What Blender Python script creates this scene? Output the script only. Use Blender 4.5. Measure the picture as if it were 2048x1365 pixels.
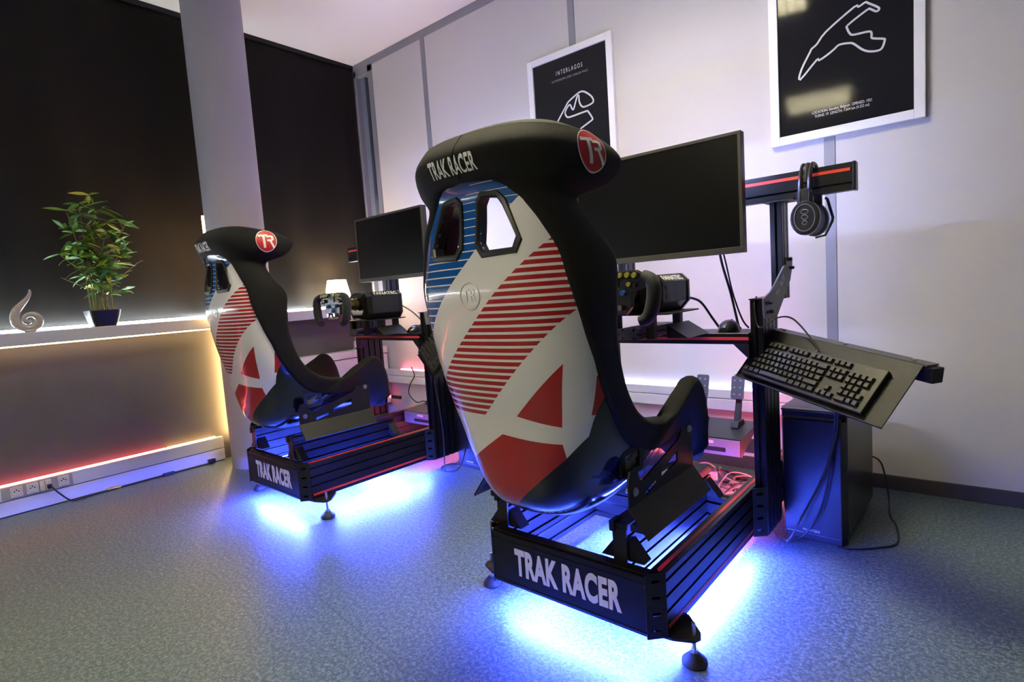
import bpy, bmesh, math, random
from mathutils import Matrix, Vector
random.seed(7)
PI = math.pi
# ------------------------------------------------------------------ scene, camera, light
scene = bpy.context.scene
for o in list(bpy.data.objects): bpy.data.objects.remove(o)
COL = scene.collection
scene.view_settings.view_transform = 'Standard'
scene.view_settings.look = 'None'
scene.view_settings.gamma = 1.0
scene.view_settings.use_curve_mapping = False
scene.view_settings.exposure = 1.12
ROOM_H, ROOM_X, ROOM_Y = 2.751, 6.4, -6.0

def make_camera():
    yaw, pitch, roll = .6994, -.0896, -.068
    f = Vector((-math.sin(yaw)*math.cos(pitch), math.cos(yaw)*math.cos(pitch), math.sin(pitch)))
    r = Vector((math.cos(yaw), math.sin(yaw), 0)); u = r.cross(f)
    R = r*math.cos(roll)+u*math.sin(roll); U = -r*math.sin(roll)+u*math.cos(roll)
    cam = bpy.data.cameras.new('camera'); cam.sensor_width = 36; cam.lens = 1113.82/2048*36
    cam.clip_start = .02
    ob = bpy.data.objects.new('camera', cam); COL.objects.link(ob)
    m = Matrix.Identity(4)
    for i in range(3): m[i][0], m[i][1], m[i][2] = R[i], U[i], -f[i]
    m.translation = (3.7188, -2.7508, .9397)
    ob.matrix_world = m; scene.camera = ob
make_camera()
w = bpy.data.worlds.new('world'); scene.world = w; w.use_nodes = True
w.node_tree.nodes['Background'].inputs[0].default_value = (.02, .02, .025, 1)
w.node_tree.nodes['Background'].inputs[1].default_value = .3
# strengths of the lamps of the place and of the added wall fill (used by their builders below)
CEIL_E = 35.0                       # louvred ceiling panels
BLUE_E = 740.0                      # underglow strips of the rigs
SILL_W, SILL_Y, RED_E = 45.0, 9.0, 6.0
WALL_FILL_E, WALL_FILL_C = 230.0, (.40, .47, 1.0)  # added violet fill for the wall, set behind the monitors
CEIL_C = (1.0, .90, .57)
BLUE_C = (.050, .088, 1.0)

# ------------------------------------------------------------------ materials
MATS = {}
def mat(name, col=(.5,.5,.5), rough=.5, metal=0., bump=0., bscale=60., var=0., coat=0., spec=.5, emit=None, es=0., alpha=1., trans=0., sheen=0.):
    if name in MATS: return MATS[name]
    m = bpy.data.materials.new(name); m.use_nodes = True; nt = m.node_tree
    b = nt.nodes['Principled BSDF']
    b.inputs['Base Color'].default_value = (*col, 1); b.inputs['Roughness'].default_value = rough
    b.inputs['Metallic'].default_value = metal; b.inputs['Specular IOR Level'].default_value = spec
    b.inputs['Coat Weight'].default_value = coat; b.inputs['Coat Roughness'].default_value = .04
    b.inputs['Transmission Weight'].default_value = trans; b.inputs['Sheen Weight'].default_value = sheen
    if emit: b.inputs['Emission Color'].default_value = (*emit, 1); b.inputs['Emission Strength'].default_value = es
    if bump or var:
        tc = nt.nodes.new('ShaderNodeTexCoord'); n = nt.nodes.new('ShaderNodeTexNoise')
        n.inputs['Scale'].default_value = bscale; n.inputs['Detail'].default_value = 4
        nt.links.new(tc.outputs['Object'], n.inputs['Vector'])
        if bump:
            bp = nt.nodes.new('ShaderNodeBump'); bp.inputs['Strength'].default_value = bump; bp.inputs['Distance'].default_value = .002
            nt.links.new(n.outputs['Fac'], bp.inputs['Height']); nt.links.new(bp.outputs['Normal'], b.inputs['Normal'])
        if var:
            mx = nt.nodes.new('ShaderNodeMix'); mx.data_type = 'RGBA'
            mx.inputs[6].default_value = (*[c*(1-var) for c in col], 1); mx.inputs[7].default_value = (*[min(1, c*(1+var)) for c in col], 1)
            nt.links.new(n.outputs['Fac'], mx.inputs[0]); nt.links.new(mx.outputs[2], b.inputs['Base Color'])
    MATS[name] = m; return m
class NX:                       # small expression builder for node masks
    def __init__(s, nt): s.nt = nt
    def m(s, op, a, b=0.):
        n = s.nt.nodes.new('ShaderNodeMath'); n.operation = op
        for i, v in enumerate((a, b)):
            if isinstance(v, (int, float)): n.inputs[i].default_value = v
            else: s.nt.links.new(v, n.inputs[i])
        return n.outputs[0]
    def lin(s, x, z, a, b, c): return s.m('ADD', s.m('MULTIPLY', x, a), s.m('ADD', s.m('MULTIPLY', z, b), c))
    def half(s, x, z, a, b, c): return s.m('GREATER_THAN', s.lin(x, z, a, b, c), 0.)
    def all(s, *k):
        r = k[0]
        for q in k[1:]: r = s.m('MULTIPLY', r, q)
        return r
    def any(s, *k):
        r = k[0]
        for q in k[1:]: r = s.m('MAXIMUM', r, q)
        return r
    def mix(s, f, a, b):
        n = s.nt.nodes.new('ShaderNodeMix'); n.data_type = 'RGBA'
        if isinstance(f, (int, float)): n.inputs[0].default_value = f
        else: s.nt.links.new(f, n.inputs[0])
        for i, v in ((6, a), (7, b)):
            if isinstance(v, tuple): n.inputs[i].default_value = (*v, 1)
            else: s.nt.links.new(v, n.inputs[i])
        return n.outputs[2]

BLACKAL = mat('black_anodised', (.013, .013, .014), .36, .55, .12, 400, spec=.5)
BLACKST = mat('black_powder_steel', (.006, .006, .006), .5, 0, .3, 500, spec=.4)
BLACKPL = mat('black_plastic', (.006, .006, .0065), .38, spec=.5)
RUBBER = mat('black_rubber', (.015, .015, .015), .6)
CABLE = mat('black_cable', (.01, .01, .01), .5)
STEEL = mat('steel', (.6, .6, .6), .3, 1.)
SILVER = mat('silver_grey', (.45, .46, .47), .35, .6)
REDSLOT = mat('red_slot_cover', (.75, .045, .02), .45)
WHITEPT = mat('white_lettering', (.75, .75, .74), .5)
SCREEN = mat('monitor_screen', (.0015, .0015, .0015), .32, spec=.22)
BEZEL = mat('monitor_bezel', (.02, .02, .02), .35)
WHITEPL = mat('white_plastic', (.72, .72, .72), .4)
WHITEFR = mat('white_frame', (.85, .85, .86), .35)
FABRIC = mat('black_seat_fabric', (.0028, .0028, .0026), .75, 0, .6, 900, sheen=.03, spec=.25)
ALCANT = mat('black_suede', (.008, .010, .016), .75, 0, .3, 600, sheen=.12)

# ------------------------------------------------------------------ mesh helpers
class MB:
    def __init__(s): s.v = []; s.f = []
    def add(s, vs, fs):
        n = len(s.v); s.v += [tuple(a) for a in vs]; s.f += [tuple(i+n for i in f) for f in fs]; return s
    def box(s, x0, x1, y0, y1, z0, z1, M=None):
        vs = [Vector((x, y, z)) for z in (z0, z1) for y in (y0, y1) for x in (x0, x1)]
        if M: vs = [M @ a for a in vs]
        return s.add(vs, [(0,2,3,1),(4,5,7,6),(0,1,5,4),(2,6,7,3),(0,4,6,2),(1,3,7,5)])
    def prism(s, poly, a0, a1, ax='z', M=None, flip=False):
        # poly in the two other axes (in order), extruded along ax
        def P(p, a):
            if ax == 'z': q = (p[0], p[1], a)
            elif ax == 'y': q = (p[0], a, p[1])
            else: q = (a, p[0], p[1])
            return (M @ Vector(q)) if M else Vector(q)
        n = len(poly); vs = [P(p, a0) for p in poly]+[P(p, a1) for p in poly]
        fs = [tuple(range(n))[::-1], tuple(range(n, 2*n))]+[(i, (i+1) % n, n+(i+1) % n, n+i) for i in range(n)]
        if ax == 'y': fs = [f[::-1] for f in fs]
        return s.add(vs, fs)
    def cyl(s, p0, p1, r0, r1=None, seg=14, cap=True):
        r1 = r0 if r1 is None else r1; p0 = Vector(p0); p1 = Vector(p1); d = (p1-p0).normalized()
        a = d.orthogonal().normalized(); b = d.cross(a); vs = []
        for p, r in ((p0, r0), (p1, r1)):
            for i in range(seg): t = 2*PI*i/seg; vs.append(p+a*(r*math.cos(t))+b*(r*math.sin(t)))
        fs = [(i, (i+1) % seg, seg+(i+1) % seg, seg+i) for i in range(seg)]
        if cap: fs += [tuple(range(seg))[::-1], tuple(range(seg, 2*seg))]
        return s.add(vs, fs)
    def tube(s, pts, r, seg=8, cap=True):
        pts = [Vector(p) for p in pts]; n = len(pts); rs = r if isinstance(r, (list, tuple)) else [r]*n
        t0 = (pts[1]-pts[0]).normalized(); a = t0.orthogonal().normalized(); vs = []
        for i, p in enumerate(pts):
            t = (pts[min(i+1, n-1)]-pts[max(i-1, 0)]).normalized()
            a = (a-t*a.dot(t)).normalized(); b = t.cross(a)
            for k in range(seg): q = 2*PI*k/seg; vs.append(p+(a*math.cos(q)+b*math.sin(q))*rs[i])
        fs = [(i*seg+k, i*seg+(k+1) % seg, (i+1)*seg+(k+1) % seg, (i+1)*seg+k) for i in range(n-1) for k in range(seg)]
        if cap: fs += [tuple(range(seg))[::-1], tuple(range((n-1)*seg, n*seg))]
        return s.add(vs, fs)
    def lathe(s, prof, c=(0, 0, 0), seg=24, M=None):
        vs = []; n = len(prof)
        for r, z in prof:
            for k in range(seg):
                q = 2*PI*k/seg; p = Vector((c[0]+r*math.cos(q), c[1]+r*math.sin(q), c[2]+z)); vs.append(M @ p if M else p)
        fs = [(i*seg+k, i*seg+(k+1) % seg, (i+1)*seg+(k+1) % seg, (i+1)*seg+k) for i in range(n-1) for k in range(seg)]
        return s.add(vs, fs+[tuple(range(seg))[::-1], tuple(range((n-1)*seg, n*seg))])
    def grid(s, rows, close=False):
        n, m = len(rows), len(rows[0]); vs = [p for r in rows for p in r]; mm = m if close else m-1
        return s.add(vs, [(i*m+k, i*m+(k+1) % m, (i+1)*m+(k+1) % m, (i+1)*m+k) for i in range(n-1) for k in range(mm)])
    def mesh(s, name, m, smooth=False, bevel=0., merge=False, org=(0,0,0), seg=2):
        me = bpy.data.meshes.new(name); o = Vector(org)
        me.from_pydata([tuple(Vector(a)-o) for a in s.v], [], s.f)
        bm = bmesh.new(); bm.from_mesh(me)
        if merge: bmesh.ops.remove_doubles(bm, verts=bm.verts, dist=1e-5)
        bmesh.ops.recalc_face_normals(bm, faces=bm.faces)
        if bevel:
            es = [e for e in bm.edges if len(e.link_faces) == 2 and e.calc_face_angle(0) > .5]
            bmesh.ops.bevel(bm, geom=es, offset=bevel, segments=seg, affect='EDGES', profile=.6, clamp_overlap=True)
        bm.to_mesh(me); bm.free(); me.materials.append(m)
        if smooth:
            me.shade_smooth()
            me.set_sharp_from_angle(angle=.7)
        return me
ORG = {}
def link(name, me, parent=None, loc=None, M=None):
    ob = bpy.data.objects.new(name, me); COL.objects.link(ob)
    if parent: ob.parent = parent
    if loc: ob.location = loc
    if M is not None: ob.matrix_local = M
    return ob
def part(name, mb, m, parent, smooth=False, bevel=0., merge=False, org=None, seg=2):
    """mesh given in the frame coordinates of its thing; org is the thing's own origin there"""
    if org is None: org = ORG.get(parent.name, (0, 0, 0)) if parent else (0, 0, 0)
    ob = link(name, mb.mesh(name, m, smooth, bevel, merge, org, seg), parent)
    ORG[ob.name] = org; return ob
def thing(name, label, cat, frame=None, org=(0, 0, 0), group=None):
    o = bpy.data.objects.new(name, None); COL.objects.link(o); o.empty_display_size = .05
    o.matrix_world = (frame or Matrix.Identity(4)) @ Matrix.Translation(org)
    o['label'] = label; o['category'] = cat
    if group: o['group'] = group
    ORG[o.name] = org; return o
def tag(o, label, cat, group=None):
    o['label'] = label; o['category'] = cat
    if group: o['group'] = group
    return o
def struct(o): o['kind'] = 'structure'; return o
def curve_mesh(cu):
    ob = bpy.data.objects.new('tmp', cu); COL.objects.link(ob)
    dg = bpy.context.evaluated_depsgraph_get(); me = bpy.data.meshes.new_from_object(ob.evaluated_get(dg))
    bpy.data.objects.remove(ob); bpy.data.curves.remove(cu); return me
def text_mb(txt, size=1., wide=.62, bold=.02, depth=.001, spacing=1., ext=True):
    cu = bpy.data.curves.new('txt', 'FONT'); cu.body = txt; cu.size = size; cu.offset = bold*size
    cu.align_x = 'CENTER'; cu.align_y = 'CENTER'; cu.space_character = spacing; cu.resolution_u = 4
    if ext: cu.extrude = depth/2
    me = curve_mesh(cu); mb = MB()
    mb.add([(v.co.x*wide, v.co.y, v.co.z) for v in me.vertices], [tuple(p.vertices) for p in me.polygons])
    bpy.data.meshes.remove(me); return mb
def xf(mb, M):
    r = MB(); r.v = [tuple(M @ Vector(a)) for a in mb.v]; r.f = list(mb.f); return r
def holed(outer, holes, thick, M=None):
    """flat plate in xy with holes, extruded by thick around z=0"""
    cu = bpy.data.curves.new('pl', 'CURVE'); cu.dimensions = '2D'; cu.fill_mode = 'BOTH'; cu.extrude = thick/2
    for poly in [outer]+holes:
        sp = cu.splines.new('POLY'); sp.points.add(len(poly)-1)
        for p, q in zip(sp.points, poly): p.co = (q[0], q[1], 0, 1)
        sp.use_cyclic_u = True
    me = curve_mesh(cu); mb = MB()
    vs = [Vector(v.co) for v in me.vertices]
    mb.add([(M @ a if M else a) for a in vs], [tuple(p.vertices) for p in me.polygons])
    bpy.data.meshes.remove(me); return mb
def rrect(x0, x1, y0, y1, r, n=4):
    out = []
    for cx, cy, a in ((x1-r, y1-r, 0), (x0+r, y1-r, 90), (x0+r, y0+r, 180), (x1-r, y0+r, 270)):
        for i in range(n+1): t = math.radians(a+90*i/n); out.append((cx+r*math.cos(t), cy+r*math.sin(t)))
    return out
def smooth_path(pts, n=6):
    P = [Vector(p) for p in pts]; out = []
    for i in range(len(P)-1):
        p0, p1, p2, p3 = P[max(i-1, 0)], P[i], P[i+1], P[min(i+2, len(P)-1)]
        for k in range(n):
            f = k/n; out.append(.5*((2*p1)+(-p0+p2)*f+(2*p0-5*p1+4*p2-p3)*f*f+(-p0+3*p1-3*p2+p3)*f**3))
    return out+[P[-1]]
def frame_of(x, y, a): return Matrix.Translation((x, y, 0)) @ Matrix.Rotation(a, 4, 'Z')
def basis(o, x, y, z):
    m = Matrix.Identity(4)
    for i in range(3): m[i][0], m[i][1], m[i][2], m[i][3] = x[i], y[i], z[i], o[i]
    return m
# ------------------------------------------------------------------ the room
def floor_mat():
    m = bpy.data.materials.new('speckled_vinyl'); m.use_nodes = True; nt = m.node_tree; b = nt.nodes['Principled BSDF']; X = NX(nt)
    tc = nt.nodes.new('ShaderNodeTexCoord')
    n1 = nt.nodes.new('ShaderNodeTexNoise'); n1.inputs['Scale'].default_value = 85; n1.inputs['Detail'].default_value = 3; n1.inputs['Roughness'].default_value = .7
    n2 = nt.nodes.new('ShaderNodeTexNoise'); n2.inputs['Scale'].default_value = 42; n2.inputs['Detail'].default_value = 2
    n3 = nt.nodes.new('ShaderNodeTexNoise'); n3.inputs['Scale'].default_value = 150; n3.inputs['Detail'].default_value = 2
    for n in (n1, n2, n3): nt.links.new(tc.outputs['Object'], n.inputs['Vector'])
    r = nt.nodes.new('ShaderNodeValToRGB'); nt.links.new(n1.outputs['Fac'], r.inputs[0])
    e = r.color_ramp.elements; e[0].position = .40; e[0].color = (.044, .074, .082, 1); e[1].position = .62; e[1].color = (.155, .205, .205, 1)
    q = e.new(.5); q.color = (.075, .110, .118, 1)
    c = X.mix(X.m('MULTIPLY', X.m('GREATER_THAN', n3.outputs['Fac'], .60), .5), r.outputs[0], (.28, .34, .32))
    c = X.mix(X.m('MULTIPLY', n2.outputs['Fac'], .3), c, (.07, .10, .11))
    s = nt.nodes.new('ShaderNodeSeparateXYZ'); nt.links.new(tc.outputs['Object'], s.inputs[0])
    d = X.m('ABSOLUTE', X.lin(s.outputs[0], s.outputs[1], .129, 1., 1.603))
    c = X.mix(X.m('MULTIPLY', X.m('LESS_THAN', d, .0025), .45), c, (.06, .06, .06))
    nt.links.new(c, b.inputs['Base Color']); b.inputs['Roughness'].default_value = .42; b.inputs['Specular IOR Level'].default_value = .5
    bp = nt.nodes.new('ShaderNodeBump'); bp.inputs['Strength'].default_value = .12; bp.inputs['Distance'].default_value = .001
    nt.links.new(n1.outputs['Fac'], bp.inputs['Height']); nt.links.new(bp.outputs['Normal'], b.inputs['Normal'])
    return m
WALLP = mat('panel_grey_white', (.60, .575, .56), .75, 0, .25, 350, var=.03)
WALLL = mat('wall_paint_grey', (.085, .082, .082), .8, 0, .35, 45)
CEILM = mat('ceiling_white', (.80, .765, .75), .8, 0, .2, 200)
ALU = mat('grey_aluminium', (.27, .27, .30), .45, .2)
SKIRT = mat('dark_skirting', (.06, .053, .045), .55)
PILLAR = mat('pillar_paint', (.32, .31, .36), .7, 0, .3, 60)
SILLM = mat('sill_laminate', (.46, .46, .47), .35)
PLAIN = mat('far_wall_paint', (.32, .30, .28), .85)

f = struct(part('floor', MB().box(0, ROOM_X, ROOM_Y, 0, -.1, 0), floor_mat(), None))
c = struct(part('ceiling', MB().box(0, ROOM_X, ROOM_Y, 0, ROOM_H, ROOM_H+.1), CEILM, None))
wr = struct(part('wall_right', MB().box(.20, ROOM_X, .0, .12, 0, ROOM_H).box(-.12, .20, 0, .12, 0, .90).box(-.12, .20, 0, .12, 2.69, ROOM_H).box(-.12, .01, 0, .12, .9, 2.69), WALLP, None))
edges = [.225, .794, 1.995, 3.236, 4.46, 5.68, ROOM_X]
for i in range(6):
    a = edges[i]+(.021 if i else 0); b = edges[i+1]-(.021 if i < 5 else 0)
    part('wall_panel', MB().box(a, b, -.012, 0, .06, 2.70), WALLP, wr, bevel=.002)
    if i: part('panel_strip', MB().box(edges[i]-.021, edges[i]+.021, -.015, 0, .06, 2.70), ALU, wr, bevel=.002)
part('top_rail', MB().box(0, ROOM_X, -.018, 0, 2.70, ROOM_H), ALU, wr, bevel=.002)
struct(part('baseboard_right', MB().box(.2, ROOM_X, -.016, 0, 0, .062), SKIRT, None, bevel=.003))
wl = struct(part('wall_left', MB().box(-.12, .03, ROOM_Y, 0, 0, .87).box(-.12, -.06, ROOM_Y, 0, .87, ROOM_H), WALLL, None))
struct(part('wall_back', MB().box(0, ROOM_X, ROOM_Y-.1, ROOM_Y, 0, ROOM_H), PLAIN, None))
struct(part('wall_far', MB().box(ROOM_X, ROOM_X+.1, ROOM_Y, 0, 0, ROOM_H), PLAIN, None))
# slim corner window beside the curtain
wn = struct(part('window_1', MB().box(.005, .03, -.02, .1, .9, 2.70).box(.178, .225, -.02, .1, .9, 2.70).box(.005, .225, -.02, .1, 2.655, 2.70).box(.03, .178, .03, .1, .9, .94), ALU, None, bevel=.002))
part('pane', MB().box(.03, .178, .075, .081, .94, 2.655), mat('dark_glass', (.004, .004, .006), .05, spec=.6), wn)
part('inner_jamb', MB().box(.03, .085, .02, .07, .94, 2.655), mat('blue_grey_jamb', (.16, .18, .23), .5), wn)
part('daylight_gap', MB().box(.128, .138, .068, .074, 1.36, 1.72), mat('daylight', (1, 1, 1), .5, emit=(.9, 1, .9), es=1.6), wn)
# pillar
pc = (.335, -1.203)
struct(part('pillar', MB().lathe([(.158, 0), (.158, ROOM_H)], (*pc, 0), 48), PILLAR, None, smooth=True))
# sill
struct(part('trim_1', MB().box(.0, .20, ROOM_Y, -.02, .838, .900), SILLM, None, bevel=.004))
# curtains of black cloth
def curtain(y0, y1, ph, label):
    rows = []; n = int((y1-y0)/.02); K = 46
    for k in range(K+1):
        z = .902+(2.722-.902)*k/K; r = []
        for i in range(n+1):
            y = y0+(y1-y0)*i/n
            a = .011*math.sin(y*9+ph+.6*math.sin(z*1.3))+.006*math.sin(y*23+ph*2+.5*z)+.004*math.sin(z*5+y*3)
            a *= .45+.55*(1-k/K)
            r.append((-.022+a, y, z))
        rows.append(r)
    mb = MB().grid(rows); o = part('curtain', mb, mat('black_curtain_cloth', (.008, .0066, .0056), .8, 0, .5, 700, sheen=.03, spec=.2), None, smooth=True)
    md = o.modifiers.new('thickness', 'SOLIDIFY'); md.thickness = .003
    return tag(o, label, 'curtain', 'blackout curtains on the window wall')
curtain(ROOM_Y+.05, -1.22, .3, 'black blackout curtain hanging behind the potted bamboo')
curtain(-1.20, -.012, 1.7, 'black blackout curtain behind the table lamp, beside the room corner')
tag(part('curtain_rail', MB().box(-.05, -.005, ROOM_Y+.05, -.01, 2.725, 2.749), BLACKAL, None, bevel=.003), 'black curtain rail along the ceiling edge', 'curtain rail')
# trunking with sockets at the foot of the window wall
TRK = mat('trunking_white', (.62, .62, .65), .45)
def trunking():
    t = thing('cable_trunking', 'white wall trunking with french sockets below the sill', 'trunking', None, (.05, -2.2, 0))
    part('cover', MB().box(.03, .066, ROOM_Y, -1.30, .005, .076), TRK, t, bevel=.003)
    part('cover', MB().box(.03, .066, ROOM_Y, -1.30, .080, .150), TRK, t, bevel=.003)
    bl = mat('black_gap', (.01, .01, .01), .7)
    part('foot_gap', MB().box(.03, .060, ROOM_Y, -1.30, 0, .005), bl, t)
    part('clip_plate', MB().box(.066, .0675, -2.238, -2.196, .083, .095), SKIRT, t)
    gold = mat('socket_cream', (.70, .66, .60), .4)
    part('socket_frame', MB().box(.066, .070, -2.352, -2.072, .084, .147), mat('socket_frame', (.36, .33, .30), .5), t, bevel=.001)
    for y in (-2.297, -2.236, -2.111):
        s = part('socket', MB().box(.070, .076, y-.0235, y+.0235, .090, .141), gold, t, bevel=.002)
        cy = basis((.0762, y, .1155), (0, 1, 0), (0, 0, 1), (1, 0, 0))
        part('ring', xf(holed([(math.cos(q*PI/12)*.021, math.sin(q*PI/12)*.021) for q in range(24)], [[(math.cos(q*PI/12)*.0185, math.sin(q*PI/12)*.0185) for q in range(24)]], .002), cy), mat('socket_ring', (.52, .48, .43), .4), s)
        for dy, dz, r in ((-.0085, .003, .0032), (.0085, .003, .0032), (0, .010, .0035)):
            part('pin_hole', MB().cyl((.0755, y+dy, .1155+dz), (.0775, y+dy, .1155+dz), r, seg=10), bl, s)
        part('earth_pin', MB().cyl((.0755, y, .1075), (.083, y, .1075), .002, seg=8), STEEL, s)
    for y, w_ in ((-2.197, .010), (-2.173, .012)):
        s = part('data_socket', MB().box(.070, .076, y-w_, y+w_, .090, .141), gold, t, bevel=.002)
        part('label_dot', MB().box(.076, .0765, y-.004, y+.004, .105, .113), TRK, s)
trunking()
cable = smooth_path([(.08, -2.171, .112), (.125, -2.166, .104), (.135, -2.145, .07), (.12, -2.10, .015), (.10, -2.05, .006), (.085, -1.96, .006), (.078, -1.8, .006), (.076, -1.55, .006), (.082, -1.37, .006)], 8)
pw = thing('power_cable', 'thin black cable plugged into the trunking and running along the floor', 'cable', None, (.1, -2.1, 0))
part('cord', MB().tube(cable, .004, 8), CABLE, pw, smooth=True)
part('plug', MB().box(.0775, .105, -2.181, -2.163, .098, .118), BLACKPL, pw, bevel=.002)
part('connector', MB().cyl((.076, -1.93, .008), (.0775, -1.87, .008), .008), mat('brass_tie', (.5, .32, .08), .35, .8), pw)
part('adapter', MB().box(.07, .095, -1.41, -1.37, .012, .03), BLACKPL, pw, bevel=.003)
part('cable_box', MB().box(.068, .088, -1.66, -1.60, .0, .016), BLACKPL, pw, bevel=.002)
# led strips
def led(name, mb, colr, e, label, cat='light strip'):
    o = part(name, mb, mat(name+'_glow_'+str(len(MATS)), (.8, .8, .8), .5, emit=colr, es=e), None)
    return tag(o, label, cat)
led('led_strip', MB().box(.004, .020, ROOM_Y+.1, -1.19, .902, .914), (.82, .93, 1.), SILL_W, 'cool white light strip along the back of the sill behind the bamboo')
led('led_strip', MB().box(.004, .020, -1.17, -.03, .902, .914), (.82, .93, 1.), SILL_W, 'cool white light strip on the sill beside the table lamp')
led('led_strip', MB().box(.085, .097, ROOM_Y+.1, -1.27, .829, .8375), (1., .66, .28), SILL_Y*1.1, 'warm yellow light strip under the sill edge')
led('led_strip', MB().box(.064, .074, -1.246, -1.236, .152, .83), (1., .62, .24), SILL_Y*6.5, 'warm yellow light strip running down the wall behind the pillar')
led('led_strip', MB().box(.226, .236, -1.343, -1.333, .905, 1.50), (1., .58, .20), SILL_Y*6, 'warm yellow light strip running up the pillar above the sill')
led('led_strip', MB().box(.036, .060, ROOM_Y+.1, -1.62, .1505, .157), (1., .10, .10), RED_E, 'red light strip lying on the trunking below the sill')
led('led_strip', MB().box(.036, .060, -1.61, -1.34, .1505, .157), (1., .50, .16), RED_E, 'orange light strip on the trunking next to the pillar')
# convector box between pillar and corner
cv = thing('convector_heater', 'white convector casing under the sill between pillar and corner', 'heater', None, (.08, -.6, .12))
part('casing', MB().box(.03, .12, -1.02, -.02, .12, .515), WHITEPL, cv, bevel=.004)
part('top_cover', MB().box(.03, .125, -1.02, -.02, .522, .575), WHITEPL, cv, bevel=.004)
# trunking on the panelled wall
tr2 = thing('wall_trunking', 'white trunking along the panelled wall behind the rigs', 'trunking', None, (1.6, -.03, .29))
part('cover', MB().box(.12, 3.08, -.055, -.012, .29, .345), WHITEPL, tr2, bevel=.004)
part('cover', MB().box(.12, 3.08, -.055, -.012, .348, .392), WHITEPL, tr2, bevel=.004)
led('led_strip', MB().box(1.75, 3.02, -.045, -.022, .394, .400), (.5, .55, 1.), 2.5, 'added blue white fill strip on the wall trunking behind the nearer rig')  # added low source to brighten the trunking and the wall just above it
led('led_strip', MB().box(.30, 1.7, -.045, -.022, .394, .400), (1., .08, .16), RED_E*.9, 'red light strip lying on the wall trunking behind the rigs')
# ceiling panels
def ceiling_light(x, y, a, label):
    t = thing('ceiling_light', label, 'ceiling light', frame_of(x, y, a), (0, 0, ROOM_H), 'louvred ceiling lights')
    H = ROOM_H
    part('tray', MB().box(-.31, .31, -.31, .31, H-.012, H-.002), WHITEPL, t)
    part('diffuser', MB().box(-.285, .285, -.285, .285, H-.016, H-.012), mat('fluorescent_diffuser', (.9, .9, .9), .5, emit=CEIL_C, es=CEIL_E), t)
    lv = part('louvre', MB(), WHITEPL, t) if False else None
    for i in range(11):
        q = -.285+.57*i/10
        part('louvre_blade', MB().box(q-.002, q+.002, -.285, .285, H-.04, H-.017), WHITEPL, t)
    for i in range(11):
        q = -.285+.57*i/10
        part('louvre_blade', MB().box(-.285, .285, q-.0015, q+.0015, H-.036, H-.018), WHITEPL, t)
ceiling_light(2.40, -4.21, -.17, 'louvred ceiling light panel far from the posters')
ceiling_light(2.58, -1.40, -.17, 'louvred ceiling light panel above the nearer racing seat')
# ------------------------------------------------------------------ posters
POST = mat('poster_print_black', (.010, .010, .012), .06, spec=.22)
def poster(x0, x1, z0, z1, label):
    t = thing('framed_poster', label, 'poster', None, ((x0+x1)/2, -.012, z0), 'framed circuit posters')
    y0, y1, b = -.036, -.013, .036
    part('frame', MB().box(x0, x0+b, y0, y1, z0, z1).box(x1-b, x1, y0, y1, z0, z1).box(x0+b, x1-b, y0, y1, z0, z0+b).box(x0+b, x1-b, y0, y1, z1-b, z1), WHITEFR, t, bevel=.002)
    return t, part('print', MB().box(x0+b, x1-b, -.026, -.014, z0+b, z1-b), POST, t)
def flat(mb2, x, z, y=-.0268): return xf(mb2, basis((x, y, z), (1, 0, 0), (0, 0, 1), (0, -1, 0)))
INK = mat('poster_ink', (.62, .62, .66), .25); INK2 = mat('poster_ink_soft', (.035, .037, .05), .3)
def ribbon(pts, w, closed=True, y=-.0265):
    P = [Vector((p[0], p[1])) for p in pts]; n = len(P); L = []; Rr = []
    for i in range(n):
        a = P[(i-1) % n] if closed else P[max(i-1, 0)]; b = P[(i+1) % n] if closed else P[min(i+1, n-1)]
        t = (b-a).normalized(); nn = Vector((-t.y, t.x)); L.append(P[i]+nn*w); Rr.append(P[i]-nn*w)
    mb = MB(); k = n if closed else n-1
    mb.add([(p.x, y, p.y) for p in L]+[(p.x, y, p.y) for p in Rr], [(i, (i+1) % n, n+(i+1) % n, n+i) for i in range(k)]); return mb
def closed_smooth(pts, n=3):
    P = [Vector((p[0], p[1], 0)) for p in pts]; out = []; N = len(P)
    for i in range(N):
        p0, p1, p2, p3 = P[i-1], P[i], P[(i+1) % N], P[(i+2) % N]
        for k in range(n):
            q = k/n; out.append(tuple((.5*((2*p1)+(-p0+p2)*q+(2*p0-5*p1+4*p2-p3)*q*q+(-p0+3*p1-3*p2+p3)*q**3))[:2]))
    return out
SPA = [(3.131,1.753),(3.137,1.793),(3.171,1.854),(3.178,1.866),(3.198,1.879),(3.232,1.917),(3.333,1.978),(3.347,1.973),(3.371,1.982),(3.381,1.975),(3.414,1.947),(3.415,1.937),(3.406,1.935),(3.388,1.95),(3.376,1.951),(3.311,1.917),(3.308,1.903),(3.317,1.881),(3.331,1.872),(3.384,1.867),(3.391,1.852),(3.393,1.838),(3.43,1.824),(3.434,1.816),(3.426,1.792),(3.412,1.785),(3.383,1.791),(3.359,1.806),(3.331,1.836),(3.315,1.845),(3.279,1.85),(3.26,1.838),(3.234,1.823),(3.204,1.811),(3.196,1.816)]
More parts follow.
